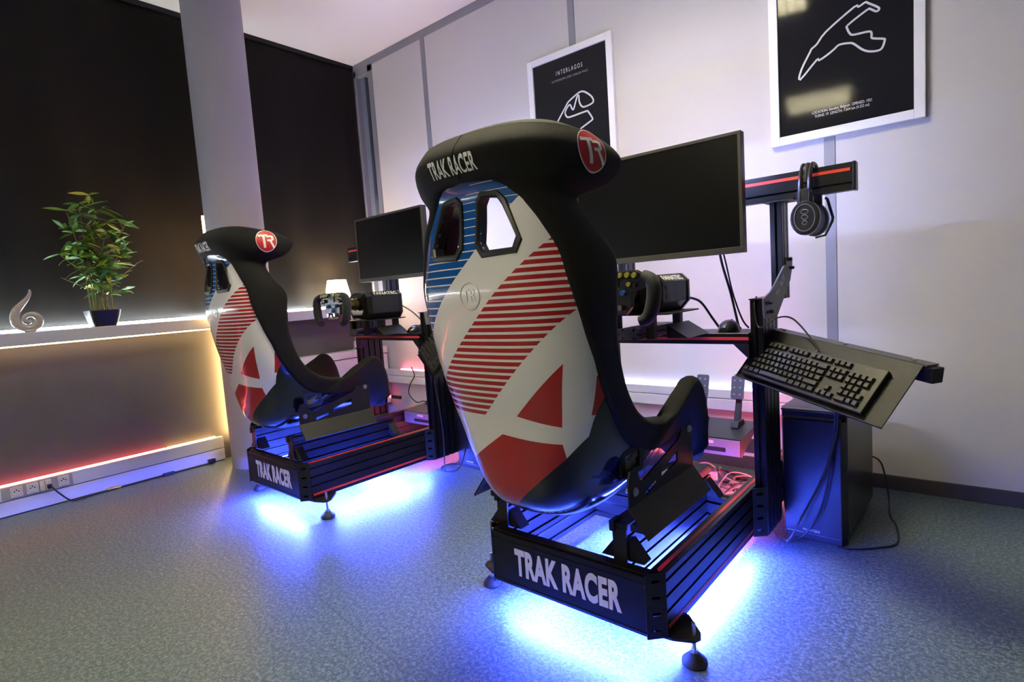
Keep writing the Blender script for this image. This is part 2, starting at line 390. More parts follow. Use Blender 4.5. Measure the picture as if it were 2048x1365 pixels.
INT = [(1.867,1.868),(1.936,1.947),(1.958,1.97),(2.015,1.996),(2.042,2.002),(2.068,1.993),(2.105,1.961),(2.117,1.933),(2.102,1.921),(2.056,1.917),(2.037,1.93),(2.027,1.957),(2.027,1.984),(2.017,1.984),(2.002,1.953),(1.989,1.923),(1.979,1.925),(1.967,1.951),(1.95,1.944),(1.932,1.92),(1.936,1.9),(1.959,1.886),(2.068,1.891),(2.083,1.882),(2.104,1.847),(2.1,1.835),(2.029,1.808),(1.93,1.76),(1.86,1.80),(1.845,1.83)]
t, pr_ = poster(1.690, 2.247, 1.495, 2.255, 'white framed black poster with a hooked circuit outline and INTERLAGOS title')
part('circuit_outline', ribbon(closed_smooth(INT), .0045), INK, pr_)
part('title', flat(text_mb('INTERLAGOS', .034, .62, .004, 0, 1.55, False), 1.972, 2.140), INK, pr_)
part('subtitle', flat(text_mb('AUTODROMO JOSE CARLOS PACE', .016, .80, 0, 0, 1.25, False), 1.972, 2.102), mat('poster_ink_grey', (.33, .33, .37), .3), pr_)
t, pr_ = poster(3.012, 3.563, 1.494, 2.255, 'white framed black poster with a long angular circuit outline and small facts below')
part('circuit_outline', ribbon(closed_smooth(SPA), .0038), INK, pr_)
part('caption', flat(text_mb('LOCATION: Stavelot, Belgium  OPENED: 1921', .0155, .72, .006, 0, 1., False), 3.283, 1.603), INK, pr_)
part('caption', flat(text_mb('TURNS: 19  LENGTH: 7.004 km (4.352 mi)', .0155, .72, .004, 0, 1., False), 3.283, 1.587), INK, pr_)
# ------------------------------------------------------------------ ornament, lamp, plant on the sill
def ornament():
    t = thing('spiral_ornament', 'grey glazed ceramic spiral ornament with an upright tail on the sill', 'ornament', None, (.16, -2.17, .90))
    cx, cz = -2.168, .960; K = [(690, .004, .005), (630, .014, .0075), (585, .018, .009), (540, .0195, .010), (495, .021, .011), (450, .024, .0125), (405, .031, .015), (360, .037, .0172), (315, .040, .0175), (270, .041, .0165), (225, .047, .0178), (185, .054, .0190)]
    P = [(.16, cx+r*math.cos(math.radians(a)), cz+r*math.sin(math.radians(a))) for a, r, q in K]; Q = [q for a, r, q in K]
    P += [(.16, cx-.047, cz+.040), (.16, cx-.022, cz+.074), (.16, cx+.003, cz+.104), (.16, cx+.016, cz+.132), (.16, cx+.015, cz+.146)]; Q += [.0182, .0145, .0100, .0062, .0035]
    pts = smooth_path(P, 8); rs = [max(.003, v.x) for v in smooth_path([(q, 0, 0) for q in Q], 8)]
    mb = MB().tube(pts, rs, 18)
    part('body', mb, mat('ornament_glaze', (.38, .34, .30), .18, 0, coat=.5, var=.08, bscale=8), t, smooth=True)
    part('base', MB().lathe([(.020, 0), (.026, .004), (.022, .012)], (.16, -2.170, .900), 24), mat('ornament_glaze'), t, smooth=True)
ornament()
def lamp():
    x, y = .105, -.405
    t = thing('table_lamp', 'small table lamp with a glowing white cone shade on the sill', 'lamp', None, (x, y, .90))
    part('base', MB().lathe([(.05, 0), (.05, .008), (.012, .016), (.008, .03), (.008, .06)], (x, y, .90), 24), WHITEPL, t, smooth=True)
    sh = MB().grid([[(x+r*math.cos(2*PI*k/40), y+r*math.sin(2*PI*k/40), z) for k in range(40)] for r, z in ((.098, .945), (.066, 1.105))], True)
    o = part('shade', sh, mat('lamp_shade', (.9, .8, .65), .7, emit=(1., .74, .42), es=15.), t, smooth=True)
    md = o.modifiers.new('thickness', 'SOLIDIFY'); md.thickness = .002
    part('bulb', MB().lathe([(.004, -.03), (.02, -.012), (.024, .01), (.014, .028), (.003, .033)], (x, y, 1.03), 16), mat('bulb_glow', (1, 1, 1), .5, emit=(1., .70, .36), es=160), t, smooth=True)
    cd = smooth_path([(x+.05, y, .906), (.19, y+.01, .908), (.207, y+.02, .895), (.21, y+.03, .80), (.2, y+.05, .70), (.18, y+.06, .62), (.15, y+.06, .585), (.135, y+.06, .50)], 6)
    part('cord', MB().tube(cd, .0025, 6), WHITEPL, t, smooth=True)
    part('switch', MB().box(.166, .186, y+.052, y+.07, .60, .65), WHITEPL, t, bevel=.005)
lamp()
def plant():
    x, y = .132, -1.862
    t = thing('potted_bamboo', 'leafy artificial bamboo in a black tapered pot on the sill', 'plant', None, (x, y, .90))
    def rr(s, z): return [(x+p[0], y+p[1], z) for p in rrect(-s, s, -s, s, s*.35, 5)]
    pot = MB(); rows = [rr(.048, .90), rr(.058, .925), rr(.068, .96), rr(.073, .985), rr(.067, .985), rr(.06, .97)]
    pot.grid(rows, True); n = len(rows[0]); pot.add(rows[0], [tuple(range(n))]); pot.add(rows[-1], [tuple(range(n))])
    part('pot', pot, mat('pot_black', (.006, .005, .005), .5), t, smooth=True, merge=True)
    part('gravel', MB().box(x-.058, x+.058, y-.058, y+.058, .965, .9745), mat('gravel', (.35, .29, .22), .9, 0, 1., 300, var=.5), t)
    cols = [(.045, .14, .014), (.08, .21, .022), (.14, .27, .025), (.30, .33, .035), (.42, .30, .035), (.09, .22, .08)]
    leafm = []
    for i, cc in enumerate(cols):
        for l_ in (.075, .10):
            mb = MB(); R = []
            for k in range(6):
                f_ = k/5; w_ = .0120*math.sin(PI*min(f_*.96+.03, 1))**.8*(1.15-f_*.3)
                zz = -.016*f_*f_; R.append([(l_*f_, -w_, zz+.002), (l_*f_, 0, zz), (l_*f_, w_, zz+.002)])
            mb.grid(R); leafm.append(mb.mesh('leaf', mat('leaf_%d' % i, cc, .5, var=.2, bscale=40), True))
    stemm = mat('bamboo_stem', (.13, .13, .03), .5, var=.3, bscale=30)
    rnd = random.Random(11); clusters = []
    tops = [(.02,-.10,1.50),(.0,-.04,1.54),(-.01,.03,1.52),(.03,.06,1.40),(.0,.155,1.44),(.02,.12,1.30),(.01,-.15,1.28),(.02,.17,1.22),(-.01,-.06,1.33),(.03,-.16,1.16),(.02,.06,1.20)]
    for i, (dx, dy, z) in enumerate(tops):
        bx, by = x+rnd.uniform(-.02, .02), y-.045+.09*i/10
        top = Vector((x+dx, y+dy, z)); mid = Vector((bx+(top.x-bx)*.25, by+(top.y-by)*.22, .98+(z-.98)*.5))
        path = smooth_path([(bx, by, .968), mid, top], 8)
        part('stem', MB().tube(path, [.0042-.003*k/len(path) for k in range(len(path))], 7), stemm, t, smooth=True)
        for k, p in enumerate(path):
            if k > 5 and k % 2 == 0 or k == len(path)-1: clusters.append((p, k/len(path)))
            if k > 3 and k % 3 == 0:
                d = Vector((rnd.uniform(-.3, .6), rnd.uniform(-1, 1), rnd.uniform(.2, .7))).normalized()*rnd.uniform(.05, .10)
                q = p+d
                q.x = max(q.x, .06)
                part('twig', MB().tube([p, p+d*.5+Vector((0, 0, .005)), q], .0013, 5), stemm, t)
                clusters.append((q, .6))
    cnt = 0
    for p, f_ in clusters:
        for j in range(rnd.choice((3, 4, 5))):
            if cnt >= 285: break
            az = rnd.uniform(0, 2*PI)
            if p.x < .09 and math.cos(az) < -.1: az = PI-az
            el = rnd.uniform(-.5, .8)
            M = Matrix.Translation(p) @ Matrix.Rotation(az, 4, 'Z') @ Matrix.Rotation(-el, 4, 'Y') @ Matrix.Rotation(rnd.uniform(-.8, .8), 4, 'X') @ Matrix.Scale(rnd.uniform(.75, 1.1), 4)
            wts = [5, 6, 6, 2, .3, 3] if p.y < y+.05 else [3, 5, 6, 4, 1, 2]
            o = bpy.data.objects.new('leaf', leafm[rnd.choices(range(6), wts)[0]*2+rnd.choice((0, 1))]); COL.objects.link(o)
            o.parent = t; o.matrix_local = Matrix.Translation(-Vector((x, y, .90))) @ M; cnt += 1
plant()
# ------------------------------------------------------------------ racing seat
ROWS = [(-.14,1.278,.03,1.256,.215),(-.172,1.238,.085,1.218,.24),(-.158,1.2,.055,1.172,.236),(-.14,1.15,-.019,1.135,.189),(-.142,1.09,-.014,1.07,.219),(-.152,1.02,.026,1.,.247),
        (-.16,.94,.021,.92,.252),(-.147,.84,.026,.82,.244),(-.128,.74,.056,.72,.239),(-.103,.64,.106,.645,.236),(-.085,.53,.176,.595,.232),(-.055,.43,.26,.575,.232),
        (.02,.375,.31,.585,.243),(.12,.36,.385,.62,.245),(.25,.36,.45,.645,.245),(.38,.37,.5,.61,.245),(.46,.385,.525,.52,.245),(.49,.4,.52,.44,.24)]
NE = 2.7; NR = len(ROWS)
def seat_row(t):
    t = min(max(t, 0), NR-1); i = min(int(t), NR-2); f_ = t-i
    P = [ROWS[max(i-1, 0)], ROWS[i], ROWS[i+1], ROWS[min(i+2, NR-1)]]
    return [.5*(2*b+(-a+c_)*f_+(2*a-5*b+4*c_-d)*f_*f_+(-a+3*b-3*c_+d)*f_**3) for a, b, c_, d in zip(*P)]
def SP(t, v):
    y, z, ye, ze, w_ = seat_row(t); a = min(abs(v), 1)*PI/2
    s = math.sin(a)**(2/NE); c_ = 1-max(math.cos(a), 0)**(2/NE)
    w_ *= 1-.16*min(1, max(0, (t-9)/2))*(1-c_)
    return Vector((math.copysign(s*w_, v), y+(ye-y)*c_, z+(ze-z)*c_))
def SN(t, v):
    v = max(-.995, min(.995, v)); t = max(.02, min(NR-1.02, t))
    a = SP(t, v+.004)-SP(t, v-.004); b = SP(t+.02, v)-SP(t-.02, v)
    n = a.cross(b); n.normalize()
    c_ = SP(t, 0); inner = Vector((0, (seat_row(t)[0]+seat_row(t)[2])/2+.1, (seat_row(t)[1]+seat_row(t)[3])/2+.06))
    if n.dot(SP(t, v)-inner) < 0: n = -n
    return n
def vb(t):
    K = [(2.38, 0), (2.42, .11), (2.75, .25), (3.25, .40), (4.05, .48), (4.8, .54), (5.55, .59), (6.2, .66), (6.6, .71), (7.45, .80), (8.5, .83), (9.6, .85), (10.6, .86), (11.6, .87), (12.6, .82), (13.6, .72), (14.6, .60), (15.3, .40), (15.9, .0)]
    if t <= K[0][0] or t >= K[-1][0]: return 0.
    for (a, p), (b, q) in zip(K, K[1:]):
        if a <= t <= b: return p+(q-p)*(t-a)/(b-a)
HOLE = [(.022,1.150),(.062,1.146),(.076,1.128),(.112,1.050),(.103,1.026),(.024,1.024),(.008,1.046),(.010,1.135)]
def hole_grow(g):
    cx = sum(p[0] for p in HOLE)/8; cz = sum(p[1] for p in HOLE)/8; out = []
    for p in HOLE:
        d = Vector((p[0]-cx, p[1]-cz)); d *= (d.length+g)/d.length; out.append((cx+d.x, cz+d.y))
    return out
def inside(p, poly):
    r = False; n = len(poly)
    for i in range(n):
        a, b = poly[i], poly[(i+1) % n]
        if (a[1] > p[1]) != (b[1] > p[1]) and p[0] < (b[0]-a[0])*(p[1]-a[1])/(b[1]-a[1])+a[0]: r = not r
    return r
HGAP = hole_grow(-.004); HBIG = hole_grow(.022)
HOFF = .018
def in_hole(q): return q.y < -.03 and inside((abs(q.x)-HOFF, q.z), HGAP)
def seat_graphic():
    m = bpy.data.materials.new('seat_shell_graphic'); m.use_nodes = True; nt = m.node_tree; b = nt.nodes['Principled BSDF']; X = NX(nt)
    tc = nt.nodes.new('ShaderNodeTexCoord'); sp = nt.nodes.new('ShaderNodeSeparateXYZ'); nt.links.new(tc.outputs['Object'], sp.inputs[0])
    x = sp.outputs[0]; z = X.m('ADD', sp.outputs[2], 0.36); y = sp.outputs[1]
    WH, RD, BL, BK = (.80, .79, .80), (.40, .010, .012), (.008, .085, .34), (.004, .004, .004)
    c_ = WH
    blue = X.half(x, z, -.93, 1., -1.018)
    fr = X.m('FRACT', X.m('DIVIDE', z, .0178))
    thin = X.m('LESS_THAN', fr, X.m('MAXIMUM', .06, X.lin(x, z, .0, -.5, .66)))
    lines = X.all(thin, X.half(x, z, .9, -1., 1.165))
    bl = X.mix(lines, BL, WH)
    c_ = X.mix(blue, c_, bl)
    stripes = X.all(X.half(x, z, .866, -1., .876), X.half(x, z, -.93, 1., -.68), X.half(x, z, 0., 1., -.648))
    fr2 = X.m('FRACT', X.m('DIVIDE', z, .0155))
    c_ = X.mix(X.all(stripes, X.m('LESS_THAN', fr2, .62)), c_, RD)
    def side(p, q):            # half plane to the left of p->q
        a, bb = -(q[1]-p[1]), (q[0]-p[0]); return X.half(x, z, a, bb, -(a*p[0]+bb*p[1]))
    A, B, C3 = (.194, .779), (.066, .656), (.164, .632)
    c_ = X.mix(X.all(side(A, B), side(B, C3), side(C3, A)), c_, RD)
    red = X.all(X.half(x, z, .64, -1., .599), X.half(x, z, -.117, -1., .6085), X.m('LESS_THAN', x, .156))
    c_ = X.mix(red, c_, RD)
    fl = X.all(X.m('GREATER_THAN', y, -.026), X.half(x, z, 0, 1., -.655), X.half(x, z, 0., -1., .745), X.m('GREATER_THAN', x, .12))
    c_ = X.mix(fl, c_, RD)
    blk = X.any(X.half(x, z, .875, -1., .417), X.half(x, z, 1.14, -1., .377), X.half(x, z, 2.6, -1., .085), X.all(X.half(x, z, .47, 1., -1.19), X.m('LESS_THAN', x, .0)), X.all(X.half(x, z, -1.5, -1., .29), X.m('LESS_THAN', x, -.1)))
    c_ = X.mix(blk, c_, BK)
    nt.links.new(c_, b.inputs['Base Color']); b.inputs['Roughness'].default_value = .2; b.inputs['Coat Weight'].default_value = .6; b.inputs['Coat Roughness'].default_value = .03
    return m
SHELLM = seat_graphic()
TRRED = mat('badge_red', (.42, .010, .016), .45)
def build_seat(frame, ox, oy, label, bo=0.):
    T0 = (0, 0, .36)
    root = thing('racing_seat', label, 'racing seat', frame @ Matrix.Translation((ox, oy, 0)), T0, 'bucket racing seats')
    # outer shell: v runs -1..1
    nt_, nv = 176, 96; mb = MB(); idx = {}
    TS = [2.0+(16.2-2.0)*i/nt_ for i in range(nt_+1)]
    VS = [math.copysign(abs(-1+2*k/nv)**1.25, -1+2*k/nv) for k in range(nv+1)]
    pts = [[SP(t, v) for v in VS] for t in TS]
    for i in range(nt_):
        for k in range(nv):
            tm = (TS[i]+TS[i+1])/2; vm = (VS[k]+VS[k+1])/2
            if abs(vm) > vb(tm)+.10 or (vb(tm) == 0 and abs(vm) > .1): continue
            q = (pts[i][k]+pts[i+1][k+1])/2
            if in_hole(q): continue
            f_ = []
            for a, b in ((i, k), (i+1, k), (i+1, k+1), (i, k+1)):
                if (a, b) not in idx: idx[(a, b)] = len(mb.v); mb.v.append(tuple(pts[a][b]))
                f_.append(idx[(a, b)])
            mb.f.append(tuple(f_))
    sh = part('shell', mb, SHELLM, root, smooth=True); sh['label'] = 'glossy shell back with blue, white and red stripes'
    md = sh.modifiers.new('thickness', 'SOLIDIFY'); md.thickness = .004; md.offset = 0
    # fabric cover: closed cross-section, outer wing - rolled edge - inside
    NP, NI = 16, 26; rows = []; tvals = [(NR-1)*i/118 for i in range(119)]
    hole_f = []
    TH = .012
    for t in tvals:
        b0 = vb(t); r = []
        def outer(sg):
            o = []
            for i in range(NP+1):
                p = i/NP; v = b0+(1-b0)*p; e = TH*min(1, math.sqrt(max(0, p)*5)) if b0 > 0 else TH
                if b0 == 0: v = p
                o.append(SP(t, sg*v)+SN(t, sg*max(v, .03))*(e if p > 0 or b0 == 0 else -.002))
            return o
        oR, oL = outer(1), outer(-1)
        def roll(sg):
            e1 = (SP(t, sg)-SP(t, sg*.93)).normalized(); n = SN(t, sg*.97); o = []
            for k in range(1, 6):
                a = PI*k/6; o.append(SP(t, sg)+n*(-.012+.024*math.cos(a))+e1*(.024*math.sin(a)))
            return o
        inn = []
        for k in range(NI+1):
            v = 1-2*k/NI; th = .036+(.020*(1-abs(v)) if t > 9 else 0)
            inn.append(SP(t, v*.98)-SN(t, (v if abs(v) > .03 else .03*(1 if v >= 0 else -1)))*th)
        rows.append(oR+roll(1)+inn+roll(-1)[::-1]+oL[::-1])
    mb = MB(); m_ = len(rows[0])
    vs = [p for r in rows for p in r]; fs = []
    inn0 = NP+1+5; inn1 = inn0+NI
    for i in range(len(rows)-1):
        for k in range(m_-1):
            q = (rows[i][k]+rows[i+1][k+1])/2
            if inn0 <= k < inn1 and q.y < .02 and inside((abs(q.x)-HOFF, q.z), HBIG): continue
            fs.append((i*m_+k, i*m_+k+1, (i+1)*m_+k+1, (i+1)*m_+k))
        if vb(tvals[i]) == 0 and vb(tvals[i+1]) == 0: fs.append((i*m_+m_-1, i*m_, (i+1)*m_, (i+1)*m_+m_-1))
    # rounded caps at head top and front lip
    mb.add(vs, fs)
    for row_i, sgn in ((0, 1), (len(rows)-1, -1)):
        r = rows[row_i]; t = tvals[row_i]
        other = rows[row_i+(1 if row_i == 0 else -1)]
        cen = [[], [], []]; A = []; B = []
        for k in range(2*NP+1):
            v = 1-k/NP
            oo = r[int(round(abs(v)*NP))] if v >= 0 else r[m_-1-int(round(abs(v)*NP))]
            ii = r[inn0+int(round((1-v)/2*NI))]
            j = int(round(abs(v)*NP)) if v >= 0 else m_-1-int(round(abs(v)*NP))
            d = (r[j]-other[j]).normalized(); rad = (oo-ii).length/2; mid = (oo+ii)/2; ax = (oo-ii).normalized()
            A.append(oo); B.append(ii)
            for q, ang in enumerate((45, 90, 135)):
                an = math.radians(ang); cen[q].append(mid+ax*rad*math.cos(an)+d*min(rad, .03)*math.sin(an))
        mb.grid([A]+cen+[B])
    cov = part('cover', mb, FABRIC, root, smooth=True); cov['label'] = 'black fabric cover with rolled side wings'
    cov.data.set_sharp_from_angle(angle=1.6)
    # piping seam lines along head centre
    part('seam', MB().tube([SP(t, .0)+SN(t, .03)*(TH+.0003) for t in [0.05+.1*i for i in range(22)]], .0012, 5), mat('seam_thread', (.004, .004, .004), .9), cov)
    # harness openings
    for sg in (1, -1):
        def on(p, off):
            x_ = sg*(p[0]+HOFF)
            # surface point for given x,z by search over t
            lo, hi = 2.2, 6.5
            for _ in range(26):
                t = (lo+hi)/2; w_ = seat_row(t)[4]; v = math.asin(min(1, abs(x_)/w_)**(NE/2))*2/PI
                if SP(t, v).z > p[1]: lo = t
                else: hi = t
            v = math.copysign(v, x_); return SP(t, v)+SN(t, v)*off
        outl, inl = hole_grow(.011), hole_grow(-.006)
        def dens(poly):
            o = []
            for i in range(8):
                a, b = poly[i], poly[(i+1) % 8]
                for k in range(3): o.append((a[0]+(b[0]-a[0])*k/3, a[1]+(b[1]-a[1])*k/3))
            return o
        outl, inl = dens(outl), dens(inl); md_ = dens(hole_grow(-.001))
        mb = MB().grid([[on(p, .0005) for p in outl], [on(p, .007) for p in dens(hole_grow(.008))], [on(p, .008) for p in md_], [on(p, .004) for p in inl], [on(p, -.020) for p in inl], [on(p, -.020) for p in md_]], True)
        part('harness_opening', mb, mat('opening_trim', (.014, .014, .014), .4), root, smooth=True)
    # embossed badge on the shell
    def on_shell(x_, z_, off):
        lo, hi = 2.4, 11.
        for _ in range(26):
            t = (lo+hi)/2; w_ = seat_row(t)[4]; v = math.asin(min(1, abs(x_)/w_)**(NE/2))*2/PI
            if SP(t, v).z > z_: lo = t
            else: hi = t
        v = math.copysign(v, x_); return SP(t, v)+SN(t, v if abs(v) > .03 else .03)*off
    em = MB().grid([[on_shell(r*math.cos(2*PI*k/40), .935+r*math.sin(2*PI*k/40), h) for k in range(40)] for r, h in ((.0320, .0021), (.0305, .0044), (.0285, .0044), (.0268, .0021))], True)
    part('embossed_ring', em, SHELLM, root, smooth=True)
    et = text_mb('TR', .040, .82, .012, .0, 1., False)
    e2_ = MB(); e2_.v = [tuple(on_shell(a[0], .935+a[1], .0040)) for a in et.v]+[tuple(on_shell(a[0], .935+a[1], .0015)) for a in et.v]; n_ = len(et.v); e2_.f = list(et.f)
    cnt_ = {}
    for f_ in et.f:
        for a, b in zip(f_, f_[1:]+f_[:1]): cnt_.setdefault(tuple(sorted((a, b))), []).append((a, b))
    e2_.f += [(q[0][0], q[0][1], q[0][1]+n_, q[0][0]+n_) for q in cnt_.values() if len(q) == 1]
    part('embossed_letters', e2_, SHELLM, root)
    # lettering on the head
    def wrap_x(mb2, x0, z0, off):
        bm = bmesh.new(); me = bpy.data.meshes.new('w'); me.from_pydata(mb2.v, [], mb2.f); bm.from_mesh(me); bpy.data.meshes.remove(me)
        bmesh.ops.triangulate(bm, faces=bm.faces)
        for _ in range(2):
            es = [e for e in bm.edges if e.calc_length() > .008]
            if es: bmesh.ops.subdivide_edges(bm, edges=es, cuts=1)
        r = MB(); bm.verts.index_update()
        for v_ in bm.verts:
            x_ = x0+v_.co.x; zz = z0+v_.co.y; lo, hi = 0.05, 2.4
            for _ in range(22):
                t = (lo+hi)/2; w_ = seat_row(t)[4]; v = math.asin(min(1, abs(x_)/w_)**(NE/2))*2/PI
                if SP(t, v).z > zz: lo = t
                else: hi = t
            v = math.copysign(v, x_); r.v.append(tuple(SP(t, v)+SN(t, v if abs(v) > .03 else .03)*off))
        r.f = [tuple(q.index for q in f_.verts) for f_ in bm.faces]; bm.free(); return r
    part('head_lettering', wrap_x(text_mb('TRAK RACER', .042, .56, .022, 0, 1.03, False), -.012, 1.218, TH+.0016), WHITEPT, cov)
    def wrap_p(mb2, t0, v0, off, rot=0):
        c0 = SP(t0, v0); n0 = SN(t0, v0); e2 = SP(t0-.1, v0)-SP(t0+.1, v0); e2 = (e2-n0*e2.dot(n0)).normalized(); e1 = SP(t0, v0+.01)-SP(t0, v0-.01)
        e1 = (e1-n0*e1.dot(n0)-e2*e1.dot(e2)).normalized()
        def locate(a, b):
            t, v = t0, v0
            for _ in range(12):
                p = SP(t, v)-c0; ra, rb = a-p.dot(e1), b-p.dot(e2)
                pt = (SP(t+.01, v)-SP(t-.01, v))/.02; pv = (SP(t, min(v+.004, 1))-SP(t, v-.004))/.008
                m00, m01, m10, m11 = pt.dot(e1), pv.dot(e1), pt.dot(e2), pv.dot(e2); dt_ = m00*m11-m01*m10
                if abs(dt_) < 1e-9: break
                t += max(-.4, min(.4, (ra*m11-m01*rb)/dt_)); v += max(-.1, min(.1, (m00*rb-m10*ra)/dt_)); v = min(v, 1.)
            return t, v
        bm = bmesh.new(); me = bpy.data.meshes.new('w'); me.from_pydata(mb2.v, [], mb2.f); bm.from_mesh(me); bpy.data.meshes.remove(me)
        bmesh.ops.triangulate(bm, faces=bm.faces)
        for _ in range(3):
            es = [e for e in bm.edges if e.calc_length() > .008]
            if es: bmesh.ops.subdivide_edges(bm, edges=es, cuts=1)
        r = MB(); bm.verts.index_update()
        for v_ in bm.verts:
            a, b = v_.co.x, v_.co.y; a, b = a*math.cos(rot)-b*math.sin(rot), a*math.sin(rot)+b*math.cos(rot)
            t, v = locate(a, b); r.v.append(tuple(SP(t, v)+SN(t, v)*off))
        r.f = [tuple(q.index for q in f_.verts) for f_ in bm.faces]; bm.free(); return r
    def disc(r0, r1=None):
        mb2 = MB(); n = 40
        if r1 is None: mb2.grid([[(r0*q/6*math.cos(2*PI*k/n)+1e-6, r0*q/6*math.sin(2*PI*k/n), 0) for k in range(n)] for q in (.01, 1, 2, 3, 4, 5, 6)], True)
        else: mb2.grid([[(q*math.cos(2*PI*k/n), q*math.sin(2*PI*k/n), 0) for k in range(n)] for q in (r0, r1)], True)
        return mb2
    part('badge', wrap_p(disc(.0385), 1.1, .825, TH+.0016), TRRED, cov)
    part('badge_ring', wrap_p(disc(.0385, .0405), 1.1, .825, TH+.0020), WHITEPT, cov)
    bar = MB().box(-.030, .006, .014, .021, -.0001, .0001).box(-.014, -.005, -.027, .016, -.0001, .0001)
    bar.add([(.001, .016, 0), (.024, .016, 0), (.024, .010, 0), (.001, .010, 0)], [(0, 1, 2, 3)])
    bar.add([(.019, .016, 0), (.028, .013, 0), (.028, -.001, 0), (.020, -.003, 0)], [(0, 1, 2, 3)])
    bar.add([(.004, .002, 0), (.022, .002, 0), (.022, -.005, 0), (.004, -.005, 0)], [(0, 1, 2, 3)])
    bar.add([(.010, -.003, 0), (.018, -.003, 0), (.030, -.027, 0), (.022, -.030, 0)], [(0, 1, 2, 3)])
    bar.box(.002, .008, -.005, .002, -.0001, .0001)
    part('badge_letters', wrap_p(bar, 1.1, .825, TH+.0024), WHITEPT, cov)
    # belt slots and side brackets
    for sg in (1, -1):
        pc_ = SP(11.2, sg*.80)+SN(11.2, sg*.80)*.002; n = SN(11.2, sg*.80)
        yy = Vector((0, 1, .12)); yy = (yy-n*yy.dot(n)).normalized(); zz = n.cross(yy)
        Mx = basis(pc_, yy, zz if zz.z > 0 else -zz, n)
        part('belt_slot', holed(rrect(-.040, .040, -.036, .036, .012), [rrect(-.026, .026, -.021, .021, .004)], .014, Mx), mat('opening_trim'), root, bevel=.0)
        part('belt_slot_lining', xf(MB().box(-.026, .026, -.021, .021, -.004, .0), Mx), mat('slot_lining', (.16, .125, .07), .5), root)
        X0 = sg*.233
        Mp = basis((X0, bo, 0), (0, 1, 0), (0, 0, 1), (1, 0, 0))
        outer = [(.055, .405), (.055, .478), (.063, .495), (.082, .500), (.098, .492), (.108, .463), (.125, .455), (.335, .505), (.352, .520), (.372, .598), (.385, .610), (.418, .600), (.425, .588), (.425, .50), (.425, .405)]
        holes = [[(.135, .412), (.200, .425), (.200, .437), (.135, .424)], [(.225, .430), (.325, .450), (.325, .478), (.225, .447)]]
        pb = part('side_bracket', holed(outer, holes, .005, Mp), BLACKST, root)
        fl = MB(); a0, a1 = .050+bo, .425+bo
        fl.add([(X0-.0025*sg, a0, .408), (X0-.0025*sg, a1, .408), (X0+.048*sg, a1, .340), (X0+.048*sg, a0, .340),
                (X0+.0025*sg, a0, .408), (X0+.0025*sg, a1, .408), (X0+.052*sg, a1, .344), (X0+.052*sg, a0, .344)],
               [(0, 1, 2, 3), (4, 7, 6, 5), (0, 4, 5, 1), (2, 6, 7, 3), (0, 3, 7, 4), (1, 5, 6, 2)])
        part('flange', fl, BLACKST, pb)
        for by, bz in ((.082+bo, .440), (.405+bo, .520)):
            part('bolt', MB().cyl((X0-.02*sg, by, bz), (X0+.008*sg, by, bz), .0075, seg=12).cyl((X0, by, bz), (X0+.004*sg, by, bz), .011, seg=16), STEEL, pb)
        for by, bz in ((.082+bo, .468), (.084+bo, .485), (.40+bo, .565), (.40+bo, .475)):
            part('bolt_hole', MB().cyl((X0+.002*sg, by, bz), (X0+.0032*sg, by, bz), .005, seg=10), mat('black_gap'), pb)
        part('slide_foot', MB().box(min(X0-.02*sg, X0+.02*sg), max(X0-.02*sg, X0+.02*sg), .09+bo, .42+bo, .334, .350), BLACKST, pb)
    return root
# ------------------------------------------------------------------ simulator rigs
W = .5734; CX = W/2
def slot_profile(w_, h_, sw=.008, sd=.009):
    """outline of a slotted extrusion, counter-clockwise, lower left corner at 0,0"""
    out = []
    def sidepts(L):
        n = max(1, int(round(L/.04))); r = []
        for i in range(n):
            c_ = L*(i+.5)/n; r += [(c_-sw/2, 0), (c_-sw/2, sd), (c_+sw/2, sd), (c_+sw/2, 0)]
        return r
    ch = .0015
    for (ox, oy), (dx, dy), (nx, ny), L in (((0, 0), (1, 0), (0, 1), w_), ((w_, 0), (0, 1), (-1, 0), h_), ((w_, h_), (-1, 0), (0, -1), w_), ((0, h_), (0, -1), (1, 0), h_)):
        for a, d in [(ch, 0)]+sidepts(L)+[(L-ch, 0)]:
            out.append((ox+dx*a+nx*d, oy+dy*a+ny*d))
    return out
def ext_y(x0, z0, w_, h_, y0, y1): return MB().prism([(x0+p[0], z0+p[1]) for p in slot_profile(w_, h_)], y0, y1, 'y')
def ext_x(y0, z0, w_, h_, x0, x1): return MB().prism([(y0+p[0], z0+p[1]) for p in slot_profile(w_, h_)], x0, x1, 'x')
def ext_z(x0, y0, w_, h_, z0, z1): return MB().prism([(x0+p[0], y0+p[1]) for p in slot_profile(w_, h_)], z0, z1, 'z')
def slotted_plate(p0, p1, z0, z1, n, th=.004):
    p0 = Vector((*p0, 0)); p1 = Vector((*p1, 0)); L = (p1-p0).length; d = (p1-p0).normalized(); h = z1-z0
    holes = [rrect(L/2-.011, L/2+.011, h*(i+.5)/n-.0045, h*(i+.5)/n+.0045, .0044) for i in range(n)]
    return holed([(0, 0), (L, 0), (L, h), (0, h)], holes, th, basis((p0.x, p0.y, z0), d, (0, 0, 1), d.cross(Vector((0, 0, 1)))))
SEATGLOW = []
